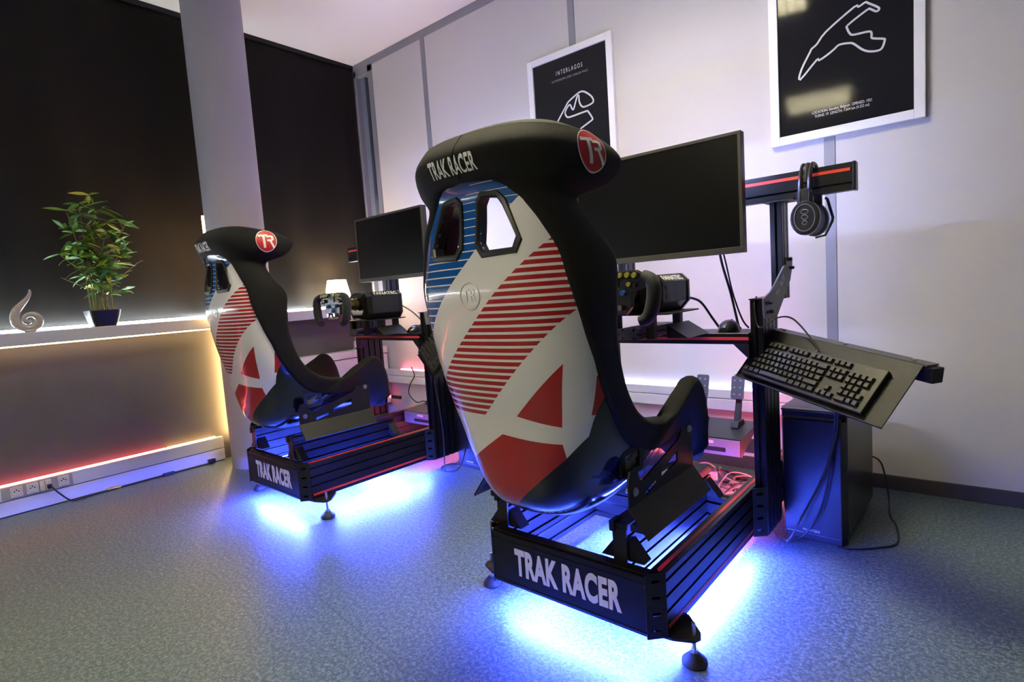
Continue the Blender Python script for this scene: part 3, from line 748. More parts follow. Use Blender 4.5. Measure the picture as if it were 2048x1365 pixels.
def build_rig(frame, Z, srl, srr, beam_y, label, tag_side):
    rig = thing('simulator_rig', label, 'simulator rig', frame, (CX, .5, 0), 'sim racing rigs')
    z1 = Z+.16
    # side rails with red slot covers
    for x0, out in ((0, 0), (W-.04, W)):
        r = part('rail', ext_y(x0, Z, .04, .16, .038, 1.36), BLACKAL, rig)
        part('slot_cover', MB().box(x0+.0145, x0+.0255, .045, 1.35, z1-.004, z1+.0012), REDSLOT, r)
        s_ = 1 if out else -1; xo = out
        part('slot_cover', MB().box(min(xo-.006*s_, xo+.001*s_), max(xo-.006*s_, xo+.001*s_), .045, .70, Z+.0155, Z+.0245), REDSLOT, r)
    rb = part('rear_beam', MB().box(.034, W-.034, .0, .038, Z+.006, Z+.155).box(.034, W-.034, .004, .038, Z, Z+.006).box(.034, W-.034, .008, .038, Z+.155, z1), BLACKAL, rig, bevel=.002)
    part('rear_lip', MB().box(.034, W-.034, -.002, .006, Z+.136, Z+.1375).box(.034, W-.034, -.0018, .004, Z+.012, Z+.0135), BLACKST, rb)
    part('lettering', xf(text_mb('TRAK RACER', .104, .53, .045, .001, 1.07), basis((CX+.008, -.0008, Z+.078), (1, 0, 0), (0, 0, 1), (0, -1, 0))), WHITEPT, rb)
    for a, b in (((0.036, -.001), (-.001, .036)), ((W-.036, -.001), (W+.001, .036))):
        if a[0] < .1: a, b = b, a
        part('corner_bracket', slotted_plate(a, b, Z-.002, z1+.003, 4), BLACKST, rig)
    part('cross_beam', ext_x(.565, Z, .04, .16, .04, W-.04), BLACKAL, rig)
    # seat rails standing on the frame
    for x0 in (srl, srr):
        s = part('seat_rail', ext_y(x0, Z+.085, .04, .16, .042, .60), BLACKAL, rig)
        part('slider', MB().box(x0-.004, x0+.044, .035, .58, Z+.2455, Z+.2605).box(x0-.006, x0+.010, .030, .07, Z+.236, Z+.264), BLACKST, s, bevel=.002)
        part('end_cap', MB().box(x0, x0+.04, .036, .042, Z+.085, Z+.245), BLACKPL, s, bevel=.001)
        for y0, dr in ((.045, 1), (.60, -1)):
            for sd in (-1, 1):
                xb = x0 if sd < 0 else x0+.04
                g = MB().prism([(xb, z1), (xb+.042*sd, z1), (xb, z1+.052)], y0 if dr > 0 else y0-.04, y0+.04 if dr > 0 else y0, 'y')
                part('gusset', g, BLACKST, s, bevel=.001)
    # lower posts, deck
    for sd, x0 in ((1, W), (-1, -.04)):
        p = part('lower_post', ext_z(x0, .72, .04, .16, Z, .858), BLACKAL, rig)
        part('post_cap', MB().box(x0-.001, x0+.041, .712, .881, .858, .862), BLACKST, p)
        xi = W if sd > 0 else 0.; xo = xi+.036*sd
        a, b = ((xi, .688), (xo, .720))
        if sd < 0: a, b = b, a
        part('corner_bracket', slotted_plate(a, b, Z-.002, z1+.003, 4), BLACKST, p)
        part('deck_gusset', MB().prism([(xi, .715), (xi-.05*sd, .715), (xi, .665)], .70, .74, 'y'), BLACKST, p, bevel=.001)
        u = part('upper_post', ext_z(x0, .962, .04, .08, .848, 1.186), BLACKAL, rig)
        part('post_cap', MB().box(x0-.02 if sd > 0 else x0-.04, x0+.08 if sd > 0 else x0+.06, beam_y-.005, 1.045, 1.186, 1.190), BLACKST, u)
        xs = x0+.042 if sd > 0 else x0-.002
        poly = [(.713, .861), (.722, .796), (.861, .793), (1.036, .912), (1.066, .96), (1.066, .994), (.985, .992), (.985, .966), (.96, .962), (.80, .880)]
        pl = part('offset_plate', MB().prism(poly, xs-.003, xs+.003, 'x'), mat('grey_steel_plate', (.15, .15, .17), .5), rig, bevel=.001)
        dv = Vector((0, 1.0-.80, .965-.83)).normalized()
        tx = basis((xs+.0035*sd, .905, .893), dv*sd, Vector((0, -dv.z, dv.y)), (sd, 0, 0))
        part('lettering', xf(text_mb('TRAK RACER', .036, .56, .03, .0006), tx), WHITEPT, pl)
        for by, bz in ((.765, .845), (.775, .815), (1.01, .985), (1.035, .955)):
            part('bolt', MB().cyl((xs, by, bz), (xs+.016*sd, by, bz), .0055, seg=10).box(xs+.002*sd if sd > 0 else xs-.006, xs+.006 if sd > 0 else xs-.002, by-.03 if by < .9 else by-.012, by+.014, bz-.005, bz+.005), BLACKPL, pl)
    dk = part('wheel_deck', ext_x(.70, .715, .16, .037, 0., W), BLACKAL, rig)
    part('slot_cover', MB().box(.0, W, .6985, .706, .729, .739), REDSLOT, dk)
    # monitor beam
    mbm = part('monitor_beam', ext_x(beam_y, 1.190, .04, .088, CX-.545, CX+.540), BLACKAL, rig)
    part('slot_cover', MB().box(CX-.54, CX+.535, beam_y-.0015, beam_y+.005, 1.190+.061, 1.190+.071), REDSLOT, mbm)
    for xe in (CX-.551, CX+.540): part('end_cap', MB().box(xe, xe+.011, beam_y-.002, beam_y+.042, 1.188, 1.280), BLACKPL, mbm, bevel=.004)
    # feet
    for x0, sd in ((W, 1), (0, -1)):
        for fy in (.0756, 1.25):
            fx = x0+(.0486 if fy < 1 else -.012)*sd
            poly = [(x0-.035*sd, fy-.045), (x0+(.012 if fy < 1 else 0)*sd, fy-.040), (fx+.010*sd, fy-.020), (fx+.018*sd, fy), (fx+.010*sd, fy+.020), (x0+(.005 if fy < 1 else 0)*sd, fy+.075), (x0-.035*sd, fy+.080)]
            ft = part('foot_plate', MB().prism(poly, Z-.008, Z, 'z'), BLACKST, rig, bevel=.001)
            part('foot_rod', MB().cyl((fx, fy, .028), (fx, fy, Z+(.032 if fy < 1 else -.002)), .0048, seg=12).cyl((fx, fy, .026), (fx, fy, .038), .010, seg=6), STEEL, ft, smooth=True)
            part('foot_pad', MB().lathe([(.028, 0), (.031, .004), (.030, .012), (.022, .020), (.012, .030), (.009, .031)], (fx, fy, 0), 28), RUBBER, ft, smooth=True)
    # underglow strips
    glow = mat('blue_led_glow', (.8, .8, .8), .5, emit=BLUE_C, es=BLUE_E)
    for x0 in (W-.02,):
        part('led_strip', MB().box(x0-.005, x0+.005, .09, .72, Z-.0035, Z-.0005), glow, rig)
    part('led_strip', MB().box(.06, W-.06, .018, .028, Z-.0035, Z-.0005), glow, rig)
    part('led_strip', MB().box(.06, W-.06, .585, .595, Z-.0035, Z-.0005), glow, rig)
    for x0 in (srl, srr): part('led_strip', MB().box(x0+.014, x0+.026, .10, .55, Z+.081, Z+.084), glow, rig)
    for x0 in (W-.0435,): part('led_strip', MB().box(x0, x0+.003, .08, .56, Z+.004, Z+.010), glow, rig)
    # red strip lighting the cable tray in front
    part('led_strip', MB().box(W-.0435, W-.0405, .64, 1.30, Z+.03, Z+.038), mat('red_led_glow', (.8, .8, .8), .5, emit=(1., .14, .18), es=170.), rig)
    return rig

def build_monitor(frame, x0, x1, y, z0, z1, beam_y, label):
    t = thing('monitor', label, 'monitor', frame, ((x0+x1)/2, y, z0), 'dark monitors on the rigs')
    part('housing', MB().box(x0, x1, y+.004, y+.034, z0, z1).box(x0+.06, x1-.06, y+.034, y+.052, z0+.02, z1-.02), BEZEL, t, bevel=.003)
    b = .011
    part('bezel', MB().box(x0, x1, y, y+.006, z0, z0+.020).box(x0, x1, y, y+.006, z1-b, z1).box(x0, x0+b, y, y+.006, z0+.02, z1-b).box(x1-b, x1, y, y+.006, z0+.02, z1-b), mat('bezel_front', (.06, .057, .05), .3), t, bevel=.0015)
    part('screen', MB().box(x0+b, x1-b, y+.002, y+.005, z0+.020, z1-b), SCREEN, t)
    cx = (x0+x1)/2; gl = mat('added_fill_glow', (.8, .8, .8), .5, emit=WALL_FILL_C, es=WALL_FILL_E)
    for q in (z0+.03, z1-.03): part('added_fill_strip', MB().box(x0+.09, x1-.09, y+.0525, y+.055, q-.004, q+.004), gl, t)  # unseen strips added behind the monitor to brighten the wall violet
    part('mount_arm', MB().box(cx-.05, cx+.05, y+.052, y+.060, 1.18, 1.28).box(cx-.02, cx+.02, y+.06, beam_y, 1.21, 1.26), BLACKST, t, bevel=.002)
    return t

def build_wheelbase(frame, cx, y0, y1, z0, z1, wy, label, k=1.):
    t = thing('wheel_base', label, 'steering wheel', frame, (cx, (y0+y1)/2, .757), 'direct drive wheel bases')
    hw = .092
    oct_ = [(cx-hw, z0+.028), (cx-hw+.026, z0), (cx+hw-.026, z0), (cx+hw, z0+.028), (cx+hw, z1-.022), (cx+hw-.024, z1), (cx-hw+.024, z1), (cx-hw, z1-.022)]
    dm = mat('wheelbase_dark', (.022, .022, .026), .4, .3)
    h = part('housing', MB().prism(oct_, y0+.03, y1, 'y'), dm, t, bevel=.002)
    sc = lambda p, s, dz=0: (cx+(p[0]-cx)*s, (z0+z1)/2+(p[1]-(z0+z1)/2)*s)
    nose = MB().grid([[(p[0], y0+.03, p[1]) for p in oct_], [(sc(p, .9)[0], y0+.005, sc(p, .9)[1]) for p in oct_], [(sc(p, .62)[0], y0-.005, sc(p, .62)[1]) for p in oct_]], True)
    nose.add([(sc(p, .62)[0], y0-.005, sc(p, .62)[1]) for p in oct_], [tuple(range(8))])
    part('nose', nose, mat('gloss_black', (.01, .01, .01), .15), t)
    part('back_plate', MB().prism([(cx+(p[0]-cx)*1.04, (z0+z1)/2+(p[1]-(z0+z1)/2)*1.06) for p in oct_], y1-.004, y1+.012, 'y'), dm, t, bevel=.002)
    part('top_lettering', xf(text_mb('FANATEC', .030, 1.15, .016, .0006), basis((cx+hw-.012, (y0+y1)/2+.02, z1-.0105), (0, 1, 0), Vector((-.737, 0, .676)), Vector((.676, 0, .737)))), mat('white_glow_letters', (.85, .85, .85), .4), h)
    for by, bz in ((y0+.05, z1-.040), (y0+.05, z0+.045)): part('screw', MB().cyl((cx+hw-.001, by, bz), (cx+hw+.001, by, bz), .004, seg=10), mat('black_gap'), h)
    # mount between base and deck
    mt = part('mount_plate', MB().box(cx-.13, cx+.13, y0-.02, y1, z0-.008, z0-.003), BLACKST, t, bevel=.002)
    for lx_ in (-.062, .062):
        for ly_ in (y0-.012, y1-.035): part('mount_leg', MB().box(cx+lx_-.013, cx+lx_+.013, ly_, ly_+.028, .757, z0-.007), BLACKST, mt, bevel=.002)
    pf = part('mount_profile', ext_y(cx-.04, .757, .08, .036, y0-.04, y1+.02), mat('profile_end', (.05, .055, .12), .35, .5), t)
    part('side_gusset', MB().prism([(cx+.10, .757), (cx+.17, .757), (cx+.10, .800)], y0+.03, y1-.02, 'y'), BLACKST, t, bevel=.001)
    # shaft and wheel
    zc = (z0+z1)/2+.010
    part('quick_release', MB().cyl((cx, wy+.02, zc), (cx, y0, zc), .026, seg=24).cyl((cx, y0-.03, zc), (cx, y0-.018, zc), .034, seg=24), mat('gold_black', (.12, .09, .03), .3, .8), t, smooth=True)
    wl = part('steering_wheel', MB().prism([(cx+p[0]*k, zc+p[1]*k) for p in [(-.115, .052), (-.085, .068), (.085, .068), (.115, .052), (.112, .015), (.07, .0), (.066, -.045), (.045, -.068), (-.045, -.068), (-.066, -.045), (-.07, 0), (-.112, .015)]], wy, wy+.016, 'y'), mat('carbon_plate', (.018, .018, .020), .22, .0, .4, 300), t, bevel=.003)
    for s in (-1, 1):
        pth = smooth_path([(cx+s*.108*k, wy+.004, zc+.050*k), (cx+s*.136*k, wy-.002, zc+.034*k), (cx+s*.143*k, wy-.004, zc-.004*k), (cx+s*.135*k, wy-.006, zc-.050*k), (cx+s*.120*k, wy-.008, zc-.078*k), (cx+s*.098*k, wy-.010, zc-.088*k)], 6)
        n = len(pth); part('grip', MB().tube(pth, [.0155+.006*math.sin(PI*(i+2)/(n+3)) for i in range(n)], 16), ALCANT, wl, smooth=True)
    bm_ = [mat('button_yellow', (.35, .32, .03), .35), mat('button_blue', (.02, .09, .45), .3), mat('button_black', (.02, .02, .02), .3), mat('button_chrome', (.5, .5, .5), .2, 1.)]
    for bx, bz, r, c_ in [(-.082, .052, .0095, 0), (-.058, .054, .0095, 0), (-.034, .055, .0095, 0), (.034, .055, .0095, 0), (.058, .054, .0095, 0), (.082, .052, .0095, 0), (-.062, .026, .0085, 0), (.062, .026, .0085, 0), (-.04, .0, .010, 1), (.04, .0, .010, 1), (0, -.02, .014, 1), (-.03, -.045, .011, 3), (.03, -.045, .011, 3), (-.082, .022, .007, 2), (.082, .022, .007, 2), (0, -.050, .009, 3)]:
        bt = part('button', MB().cyl((cx+bx*k, wy-.012, zc+bz*k), (cx+bx*k, wy+.002, zc+bz*k), r*.8*k, r*k, 16), bm_[c_], wl, smooth=True)
        if c_ == 0: part('button_ring', MB().lathe([(r*1.05*k, 0), (r*1.2*k, .003), (r*1.05*k, .006), (r*.9*k, .003)], seg=16, M=basis((cx+bx*k, wy-.001, zc+bz*k), (1, 0, 0), (0, 0, 1), (0, -1, 0))), bm_[2], bt)
    part('display', MB().box(cx-.026*k, cx+.026*k, wy-.004, wy, zc+.020*k, zc+.050*k), mat('gloss_black'), wl, bevel=.001)
    return t

def build_pedals(frame, x0, x1, y, z, label, px):
    t = thing('pedal_set', label, 'pedals', frame, ((x0+x1)/2, y+.15, z), 'pedal sets of the rigs')
    dm = mat('pedal_dark', (.03, .03, .034), .45, .2)
    part('heel_rest', MB().prism([(y, z), (y+.02, z), (y+.24, z+.09), (y+.24, z+.098), (y+.005, z+.074)], x0, x1, 'x'), dm, t, bevel=.002)
    part('front_plate', MB().box(x0+.004, x1-.004, y-.004, y+.004, z+.004, z+.070), mat('heel_steel', (.26, .30, .31), .5, .3), t, bevel=.001)
    part('plate_slot', MB().box(x0+.10, x1-.06, y-.005, y-.003, z+.018, z+.036), mat('black_gap'), t)
    part('name_plate', MB().box(x0+.13, x1-.11, y-.005, y-.003, z+.050, z+.062), mat('name_white', (.8, .8, .8), .4), t)
    part('base', MB().box(x0-.02, x1+.02, y+.10, 1.36, z-.004, z+.012), BLACKST, t)
    for p in px:
        d = part('pedal', MB().prism([(y+.145, z+.09), (y+.175, z+.09), (y+.205, z+.20), (y+.192, z+.205)], p-.012, p+.012, 'x').prism([(y+.12, z+.09), (y+.215, z+.09), (y+.20, z+.115), (y+.135, z+.115)], p-.016, p+.016, 'x'), dm, t, bevel=.002)
        Mx = basis((p, y+.183, z+.255), (1, 0, 0), Vector((0, .26, .966)), Vector((0, -.966, .26)))
        pad = part('pedal_pad', xf(MB().prism(rrect(-.027, .027, -.050, .050, .008), -.004, .004, 'z'), Mx), mat('pad_steel', (.13, .15, .155), .45, .7), t, bevel=.001)
        part('pad_stud', xf(MB().cyl((-.012, -.03, .003), (-.012, -.03, .006), .004, seg=8).cyl((.012, -.03, .003), (.012, -.03, .006), .004, seg=8).cyl((-.012, 0, .003), (-.012, 0, .006), .004, seg=8).cyl((.012, 0, .003), (.012, 0, .006), .004, seg=8).cyl((-.012, .03, .003), (-.012, .03, .006), .004, seg=8).cyl((.012, .03, .003), (.012, .03, .006), .004, seg=8), Mx), SILVER, pad)
    return t

# keyboards
KEYM = mat('keycap_black', (.022, .021, .020), .45)
KEYMESH = {}
def keymesh(w_, d_):
    k = (round(w_, 4), round(d_, 4))
    if k not in KEYMESH:
        mb = MB(); a, b, i = w_/2, d_/2, .0022
        mb.add([(-a, -b, 0), (a, -b, 0), (a, b, 0), (-a, b, 0), (-a+i, -b+i*.8, .009), (a-i, -b+i*.8, .009), (a-i, b-i*1.3, .009), (-a+i, b-i*1.3, .009)], [(0, 3, 2, 1), (4, 5, 6, 7), (0, 1, 5, 4), (1, 2, 6, 5), (2, 3, 7, 6), (3, 0, 4, 7)])
        KEYMESH[k] = mb.mesh('key', KEYM, False, .0008)
    return KEYMESH[k]
def build_keyboard(M, label):
    t = bpy.data.objects.new('keyboard', None); COL.objects.link(t); t.matrix_world = M
    t['label'] = label; t['category'] = 'keyboard'; t['group'] = 'black mechanical keyboards'; ORG[t.name] = (0, 0, 0)
    part('case', MB().box(-.22, .22, -.0675, .0675, -.010, .006), mat('keyboard_case', (.030, .029, .027), .42, .3), t, bevel=.003)
    U_ = .0187; x0 = -.214
    lay = [(.052, [(1, 0), (None, 1)]+[(1, 0)]*4+[(None, .5)]+[(1, 0)]*4+[(None, .5)]+[(1, 0)]*4+[(None, .25)]+[(1, 0)]*3),
           (.028, [(1, 0)]*13+[(2, 0), (None, .25)]+[(1, 0)]*3+[(None, .25)]+[(1, 0)]*4),
           (.009, [(1.5, 0)]+[(1, 0)]*12+[(1.5, 0), (None, .25)]+[(1, 0)]*3+[(None, .25)]+[(1, 0)]*3+[(1, 0)]),
           (-.010, [(1.75, 0)]+[(1, 0)]*12+[(1.25, 0), (None, 3.5)]+[(1, 0)]*3),
           (-.029, [(1.25, 0)]+[(1, 0)]*11+[(2.75, 0), (None, 1.25), (1, 0), (None, 1.25)]+[(1, 0)]*4),
           (-.048, [(1.25, 0)]*3+[(6.25, 0)]+[(1.25, 0)]*4+[(None, .25)]+[(1, 0)]*3+[(None, .25), (2, 0), (1, 0), (1, 0)])]
    S_ = .428/(23*U_)
    for yy, row in lay:
        x = x0
        for w_, g in row:
            if w_ is None: x += g*U_*S_; continue
            wd = w_*U_*S_; o = bpy.data.objects.new('key', keymesh(wd-.0024, .0162)); COL.objects.link(o); o.parent = t
            o.location = (x+wd/2, yy, .0065); x += wd
    part('logo_mark', xf(text_mb('Y', .010, 1., .0, .0004), Matrix.Translation((.165, .054, .0062))), mat('key_grey', (.10, .10, .10), .4), t)
    return t
def rot_zyx(a, b, c_):           # Rz(a) Ry(c) Rx(b)
    return Matrix.Rotation(a, 4, 'Z') @ Matrix.Rotation(c_, 4, 'Y') @ Matrix.Rotation(b, 4, 'X')
def build_tray(rig, M, frame):
    """tray meshes are given in keyboard axes; M is the keyboard matrix in the world"""
    L = (frame @ Matrix.Translation((CX, .5, 0))).inverted() @ M
    pl = MB().box(-.250, .276, -.080, .112, -.016, -.012).box(-.250, .276, -.0815, -.079, -.016, -.006)
    tr = part('keyboard_tray', xf(pl, L), BLACKST, rig, bevel=.001, org=(0, 0, 0)); tr['label'] = 'black steel keyboard tray bolted beside the post'
    z_up = M.to_3x3().inverted() @ Vector((0, 0, 1)); xd = Vector((1, 0, 0)); zz = (z_up-xd*z_up.dot(xd)).normalized(); yy = zz.cross(xd)
    Mf = L @ basis((0, .112, -.013), xd, yy, zz)
    part('flange', xf(MB().box(-.235, .284, -.001, .042, -.002, .002), Mf), mat('tray_grey_edge', (.05, .05, .055), .4), tr, org=(0, 0, 0))
    part('support_tube', xf(MB().box(-.225, .300, .002, .040, -.043, -.003), Mf), BLACKPL, tr, bevel=.003, org=(0, 0, 0))
    for q in (-.20, .03, .235):
        part('bolt', xf(MB().cyl((q, .022, 0), (q, .022, .006), .0055, seg=10), Mf), STEEL, tr, org=(0, 0, 0))
    return tr
def build_mouse(frame, x, y, z, label):
    t = thing('computer_mouse', label, 'mouse', frame, (x, y, z), 'mice on the wheel decks')
    rows = []
    for i in range(11):
        a = i/10; xx = -.052+.104*a; hw = .032*math.sin(PI*(.08+.84*a))**.5; hh = .040*math.sin(PI*(.1+.80*a))**.7
        rows.append([(x+hw*math.cos(PI*k/12), y+xx, z+.001+hh*math.sin(PI*k/12)**.8) for k in range(13)])
    mb = MB().grid(rows); n = len(rows[0])
    for r in (rows[0], rows[-1]): mb.add(r, [tuple(range(n))])
    mb.add([r[0] for r in rows]+[r[-1] for r in rows], [(i, i+1, 11+i+1, 11+i) for i in range(10)])
    part('body', mb, mat('mouse_black', (.015, .015, .015), .25), t, smooth=True, merge=True)
    part('wheel', MB().cyl((x-.003, y+.03, z+.034), (x+.003, y+.03, z+.034), .006, seg=12), RUBBER, t)
    return t
def build_pc(M, h, label, brand=True):
    w_, d_ = .205, .47
    t = bpy.data.objects.new('pc_tower', None); COL.objects.link(t); t.matrix_world = M; ORG[t.name] = (0, 0, 0)
    t['label'] = label; t['category'] = 'computer'; t['group'] = 'black computer towers'
    body = mat('pc_case', (.014, .014, .016), .35); sidem = mat('pc_side', (.05, .048, .045), .3, .3)
    part('case', MB().box(0, w_-.003, .03, d_, .02, h), body, t, bevel=.004)
    part('side_panel', MB().box(w_-.003, w_, .035, d_-.005, .03, h-.01), sidem, t, bevel=.001)
    part('front_panel', MB().prism([(.0, .03), (.012, .0), (w_-.012, .0), (w_, .03)], .025, h-.035, 'z'), mat('pc_front', (.016, .016, .022), .32), t, bevel=.003)
    part('base_trim', MB().prism([(.0, .034), (.014, .004), (w_-.014, .004), (w_, .034)], .0, .025, 'z'), body, t, bevel=.003)
    part('top_edge', MB().box(.006, w_-.006, .002, .03, h-.008, h), mat('pc_brass_edge', (.12, .10, .06), .35, .6), t, bevel=.002)
    part('vent', MB().box(.012, w_-.012, .010, .03, h-.034, h-.010), mat('black_gap'), t)
    st = []
    mbp = MB()
    for i in range(26):
        x = .016+i*(w_-.032)/25; mbp.add([(x-.0022, .0085, h-.033), (x+.0022, .0085, h-.033), (x, .0085, h-.024), (x-.0022, .011, h-.033), (x+.0022, .011, h-.033), (x, .011, h-.024)], [(0, 1, 2), (3, 5, 4), (0, 3, 4, 1), (1, 4, 5, 2), (2, 5, 3, 0)])
    part('vent_teeth', mbp, mat('vent_metal', (.45, .42, .35), .35, .7), t)
    if brand: part('lettering', xf(text_mb('PHANTEKS', .013, .85, .004, .0004), basis((w_/2-.005, -.0004, .036), (1, 0, 0), (0, 0, 1), (0, -1, 0))), WHITEPT, t)
    return t
def build_headset(frame, x, by, zt, label):
    """hangs over the monitor beam: one cup in front, one behind"""
    t = thing('headset', label, 'headset', frame, (x, by+.02, zt))
    yc = by+.02; gl = mat('headset_black', (.016, .016, .016), .3); pts = []
    rr = .075
    for sx in (-.014, .014):
        p = smooth_path([(x+sx, by-.045, zt-.16), (x+sx, by-.047, zt-.10), (x+sx, by-.040, zt-.03), (x+sx, by-.012, zt+.010), (x+sx, yc, zt+.017), (x+sx, by+.052, zt+.010), (x+sx, by+.085, zt-.03), (x+sx, by+.09, zt-.12)], 6)
        part('headband', MB().tube(p, [.0055+.004*min(1, abs(q.z-zt-.017)/.12) for q in p], 8), gl, t, smooth=True)
    part('band_pad', MB().tube(smooth_path([(x, by-.034, zt-.05), (x, by-.012, zt+.006), (x, yc, zt+.012), (x, by+.052, zt+.006), (x, by+.078, zt-.03)], 6), .0085, 8), RUBBER, t, smooth=True)
    for yy, sg in ((by-.045, -1), (by+.085, 1)):
        part('yoke', MB().box(x-.024, x+.024, yy-.008, yy+.006, zt-.135, zt-.075).box(x-.014, x+.014, yy-.010, yy-.004, zt-.16, zt-.07), gl, t, bevel=.004)
        oc = [(x+.045*math.cos(a)*(1.0), zt-.165+.057*math.sin(a)) for a in [2*PI*i/20 for i in range(20)]]
        cup = part('ear_cup', MB().prism(oc, yy-.014, yy+.012, 'y'), gl, t, bevel=.005)
        part('cup_ring', MB().tube([(x+.031*math.cos(2*PI*i/24), yy-.0145, zt-.165+.044*math.sin(2*PI*i/24)) for i in range(25)], .0018, 6), mat('ring_grey', (.12, .12, .12), .3), cup)
        for q in range(3): part('slot_mark', MB().tube([(x+(.012-.002*q)*math.cos(2*PI*i/6), yy-.0142, zt-.145-.018*q+.0075*math.sin(2*PI*i/6)) for i in range(7)], .0014, 5), mat('ring_grey'), cup)
        part('ear_pad', MB().prism([(x+(p[0]-x)*.95, zt-.165+(p[1]-zt+.165)*.95) for p in oc], yy+.012 if sg < 0 else yy-.032, yy+.030 if sg < 0 else yy-.014, 'y'), RUBBER, cup, bevel=.006)
    mp = [(x+.034, by+.088, zt-.095), (x+.040, by+.082, zt-.10), (x+.058, by+.07, zt-.165), (x+.056, by+.066, zt-.178), (x+.036, by+.06, zt-.222), (x+.006, by+.06, zt-.226)]
    part('microphone_boom', MB().tube(mp, .0048, 8), gl, t, smooth=True)
    return t
def wire(name, frame, pts, r, label, m=CABLE, n=7, cat='cable', group=None):
    P = [frame @ Vector(p) for p in pts]
    o = part(name, MB().tube(smooth_path(P, n), r, 6), m, None, smooth=True); return tag(o, label, cat, group)

FN = frame_of(2.5686, -1.5803, -.0128); FF = frame_of(.9003, -1.5392, -.0282)
rn = build_rig(FN, .0745, .032, .432, .955, 'black aluminium simulator rig with keyboard tray, standing below the angular circuit poster', 1)
rf = build_rig(FF, .0829, .02, .40, .865, 'black aluminium simulator rig standing next to the round pillar', 1)
build_seat(FN, .287, -.11, 'bucket racing seat with striped shell, on the rig in front of the framed posters', .03)
build_seat(FF, .26, 0., 'bucket racing seat with striped shell, beside the round pillar')
build_monitor(FN, -.055, .570, .69, 1.012, 1.392, .955, 'black monitor on the rig with the headset')
build_monitor(FF, -.005, .605, .76, 1.048, 1.412, .865, 'black monitor in front of the corner window and table lamp')
build_wheelbase(FN, .287, .47, .69, .842, .958, .345, 'dark wheel base with open-bottom wheel, on the rig with the headset', .98)
build_wheelbase(FF, .275, .55, .76, .842, .985, .40, 'dark wheel base with open-bottom wheel, in front of the table lamp', 1.)
build_pedals(FN, .10, .402, 1.10, .20, 'pedals with silver pads behind the nearer seat and the loose cables', (.18, .335))
build_pedals(FF, .05, .345, .96, .17, 'pedals with a silver slotted heel plate between the far rig posts', (.12, .27))
KM = Matrix.Translation((3.333, -.954, .642)) @ rot_zyx(-.5586, .8915, .132)
build_keyboard(KM, 'black mechanical keyboard tilted on the tray above the pc tower')
build_tray(rn, KM, FN)
KF = FF @ FN.inverted() @ Matrix.Translation((0, 0, .03)) @ KM
build_keyboard(KF, 'black mechanical keyboard on the far rig, half hidden behind the nearer seat')
build_tray(rf, KF, FF)
build_mouse(FN, .49, .76, .752, 'black mouse on the deck next to the keyboard cable')
build_mouse(FF, .46, .78, .752, 'black mouse on the deck of the rig beside the pillar')
build_pc(Matrix.Translation((3.180, -.672, 0)) @ Matrix.Rotation(-.04, 4, 'Z'), .465, 'black computer tower under the keyboard tray')
build_pc(Matrix.Translation((1.520, -.672, 0)) @ Matrix.Rotation(-.03, 4, 'Z'), .465, 'black computer tower between the two rigs')
build_headset(FN, .700, .955, 1.279, 'black headset hanging over the monitor beam')
# ------------------------------------------------------------------ cables
wire('monitor_cable', FN, [(.47, .74, 1.05), (.475, .76, .98), (.49, .79, .88), (.505, .81, .77), (.505, .83, .757)], .0045, 'black cable hanging from the nearer monitor to the deck')
wire('monitor_cable', FN, [(.480, .74, 1.05), (.488, .76, .98), (.497, .79, .88), (.515, .82, .79), (.53, .84, .757)], .003, 'thin second cable hanging beside the monitor cable')
kbm = FN.inverted() @ KM
kp = lambda x, y, z: tuple(kbm @ Vector((x, y, z)))
wire('keyboard_cable', FN, [kp(-.02, .0675, .0), kp(-.02, .085, .0), (.70, .74, .79), (.66, .70, .80), (.625, .69, .775), (.600, .708, .775), (.590, .712, .84), (.592, .73, .868)], .0026, 'thin cable looping from the keyboard to the post')
wire('braided_cable', FN, [(.80, .80, .53), (.79, .88, .46), (.78, .885, .38), (.74, .88, .24), (.68, .86, .10), (.64, .85, .015), (.60, .88, .006)], .0035, 'braided black cable hanging from the keyboard tray to the floor', mat('braid', (.05, .05, .05), .6, 0, 1., 300, var=.9))
wire('power_lead', FN, [(.79, .82, .52), (.78, .885, .42), (.76, .888, .25), (.73, .885, .12), (.68, .87, .03), (.63, .85, .006), (.58, .90, .006)], .0032, 'smooth black lead curving down in front of the tower')
wire('tower_cable', Matrix.Identity(4), [(3.395, -.23, .20), (3.43, -.19, .16), (3.455, -.22, .05), (3.47, -.32, .006), (3.50, -.42, .005), (3.515, -.56, .004), (3.47, -.63, .004), (3.40, -.685, .004), (3.36, -.69, .004)], .0032, 'black cable lying on the floor beside the tower')
wire('floor_loop', Matrix.Identity(4), [(1.60, -.66, .20), (1.605, -.69, .10), (1.60, -.74, .02), (1.565, -.775, .004), (1.50, -.775, .004), (1.46, -.73, .004), (1.47, -.68, .004), (1.53, -.655, .006), (1.545, -.66, .05)], .003, 'thin cable loop lying on the floor between the rigs')
wire('chain_cable', FF, [(.70, .66, .62), (.69, .70, .40), (.66, .74, .2), (.64, .75, .05), (.63, .76, .006)], .0035, 'braided cable hanging from the far keyboard tray', mat('braid'))
wire('wheelbase_cable', FN, [(.36, .70, .88), (.40, .74, .86), (.43, .77, .80), (.45, .79, .757)], .004, 'black cable behind the nearer wheel base')
wire('wheelbase_cable', FF, [(.37, .77, .90), (.42, .80, .86), (.48, .82, .80), (.50, .84, .757)], .004, 'black cable behind the far wheel base')
wire('wall_cable', Matrix.Identity(4), [(.45, -.06, .42), (.50, -.08, .36), (.46, -.09, .30), (.42, -.08, .22), (.50, -.08, .16), (.6, -.08, .17), (.66, -.1, .06), (.66, -.12, .005)], .004, 'black cable loop hanging on the wall behind the far rig')
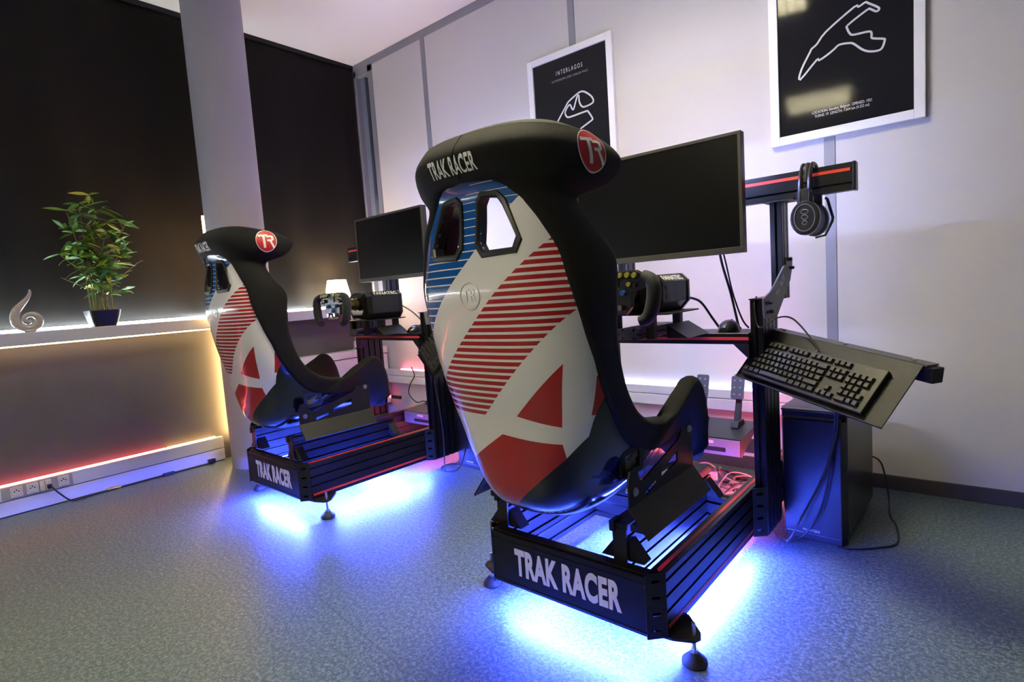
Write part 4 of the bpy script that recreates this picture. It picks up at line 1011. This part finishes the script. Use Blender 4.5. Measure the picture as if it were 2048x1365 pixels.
# loose cables on the floor in front of the near rig
rnd = random.Random(5)
redc = mat('cable_pinkish', (.35, .32, .32), .5)
for i in range(48):
    pts = []; x = rnd.uniform(.22, .50); y = rnd.uniform(.80, 1.27); z = .006
    a = rnd.uniform(0, 2*PI); hi = rnd.uniform(.03, .13)
    for k in range(7):
        pts.append((min(max(x, .06), .51), min(max(y, .66), 1.29), z+rnd.uniform(.3, 1)*hi*(0 < k < 6)))
        a += rnd.uniform(-1.1, 1.1); x += .08*math.cos(a); y += .08*math.sin(a)
        if not .08 < x < .5: a = PI-a; x = min(max(x, .08), .5)
        if not .68 < y < 1.27: a = -a; y = min(max(y, .68), 1.27)
    m_ = rnd.choice((CABLE, redc, redc)); k_ = m_ is redc
    wire('loose_cable', FN, pts, rnd.choice((.0025, .0035, .0045)), 'pale loose cable in the tangle inside the nearer rig' if k_ else 'black loose cable in the tangle inside the nearer rig', m_, 5, 'cable', 'pale cables tangled inside the nearer rig' if k_ else 'black cables tangled inside the nearer rig')
PF = FN @ Matrix.Translation((.22, 1.16, 0)) @ Matrix.Rotation(.5, 4, 'Z')
ps = thing('power_strip', 'white power strip with plugs lying among the loose cables', 'power strip', PF, (0, 0, 0))
part('body', MB().box(-.15, .15, -.03, .03, .0, .045), WHITEPL, ps, bevel=.006)
for i in range(4): part('outlet', MB().cyl((-.10+.065*i, 0, .043), (-.10+.065*i, 0, .0465), .020, seg=20), mat('outlet_grey', (.55, .55, .55), .4), ps)
for x_ in (-.10, .03): part('plug', MB().box(x_-.025, x_+.025, -.026, .026, .047, .105), WHITEPL, ps, bevel=.008)
tb = thing('paper_sheet', 'crumpled pale packing sheet under the loose cables', 'sheet', FN, (.28, 1.0, 0))
rows_ = [[(.08+.40*i/12, .72+.52*k/14, .003+.012*abs(math.sin(i*1.7+k*.9))+.008*abs(math.sin(k*2.1))) for i in range(13)] for k in range(15)]
so = part('sheet', MB().grid(rows_), mat('pale_sheet', (.6, .58, .58), .7), tb, smooth=True); md = so.modifiers.new('thickness', 'SOLIDIFY'); md.thickness = .001
br = thing('usb_adapter', 'small black adapter with a red light on the wall behind the far rig', 'adapter', None, (.24, -.07, .17))
part('body', MB().box(.19, .30, -.075, -.057, .165, .19), BLACKPL, br, bevel=.004)
part('indicator', MB().box(.165, .19, -.073, -.06, .168, .187), mat('red_indicator', (.8, .05, .05), .4, emit=(1, .05, .08), es=6), br)
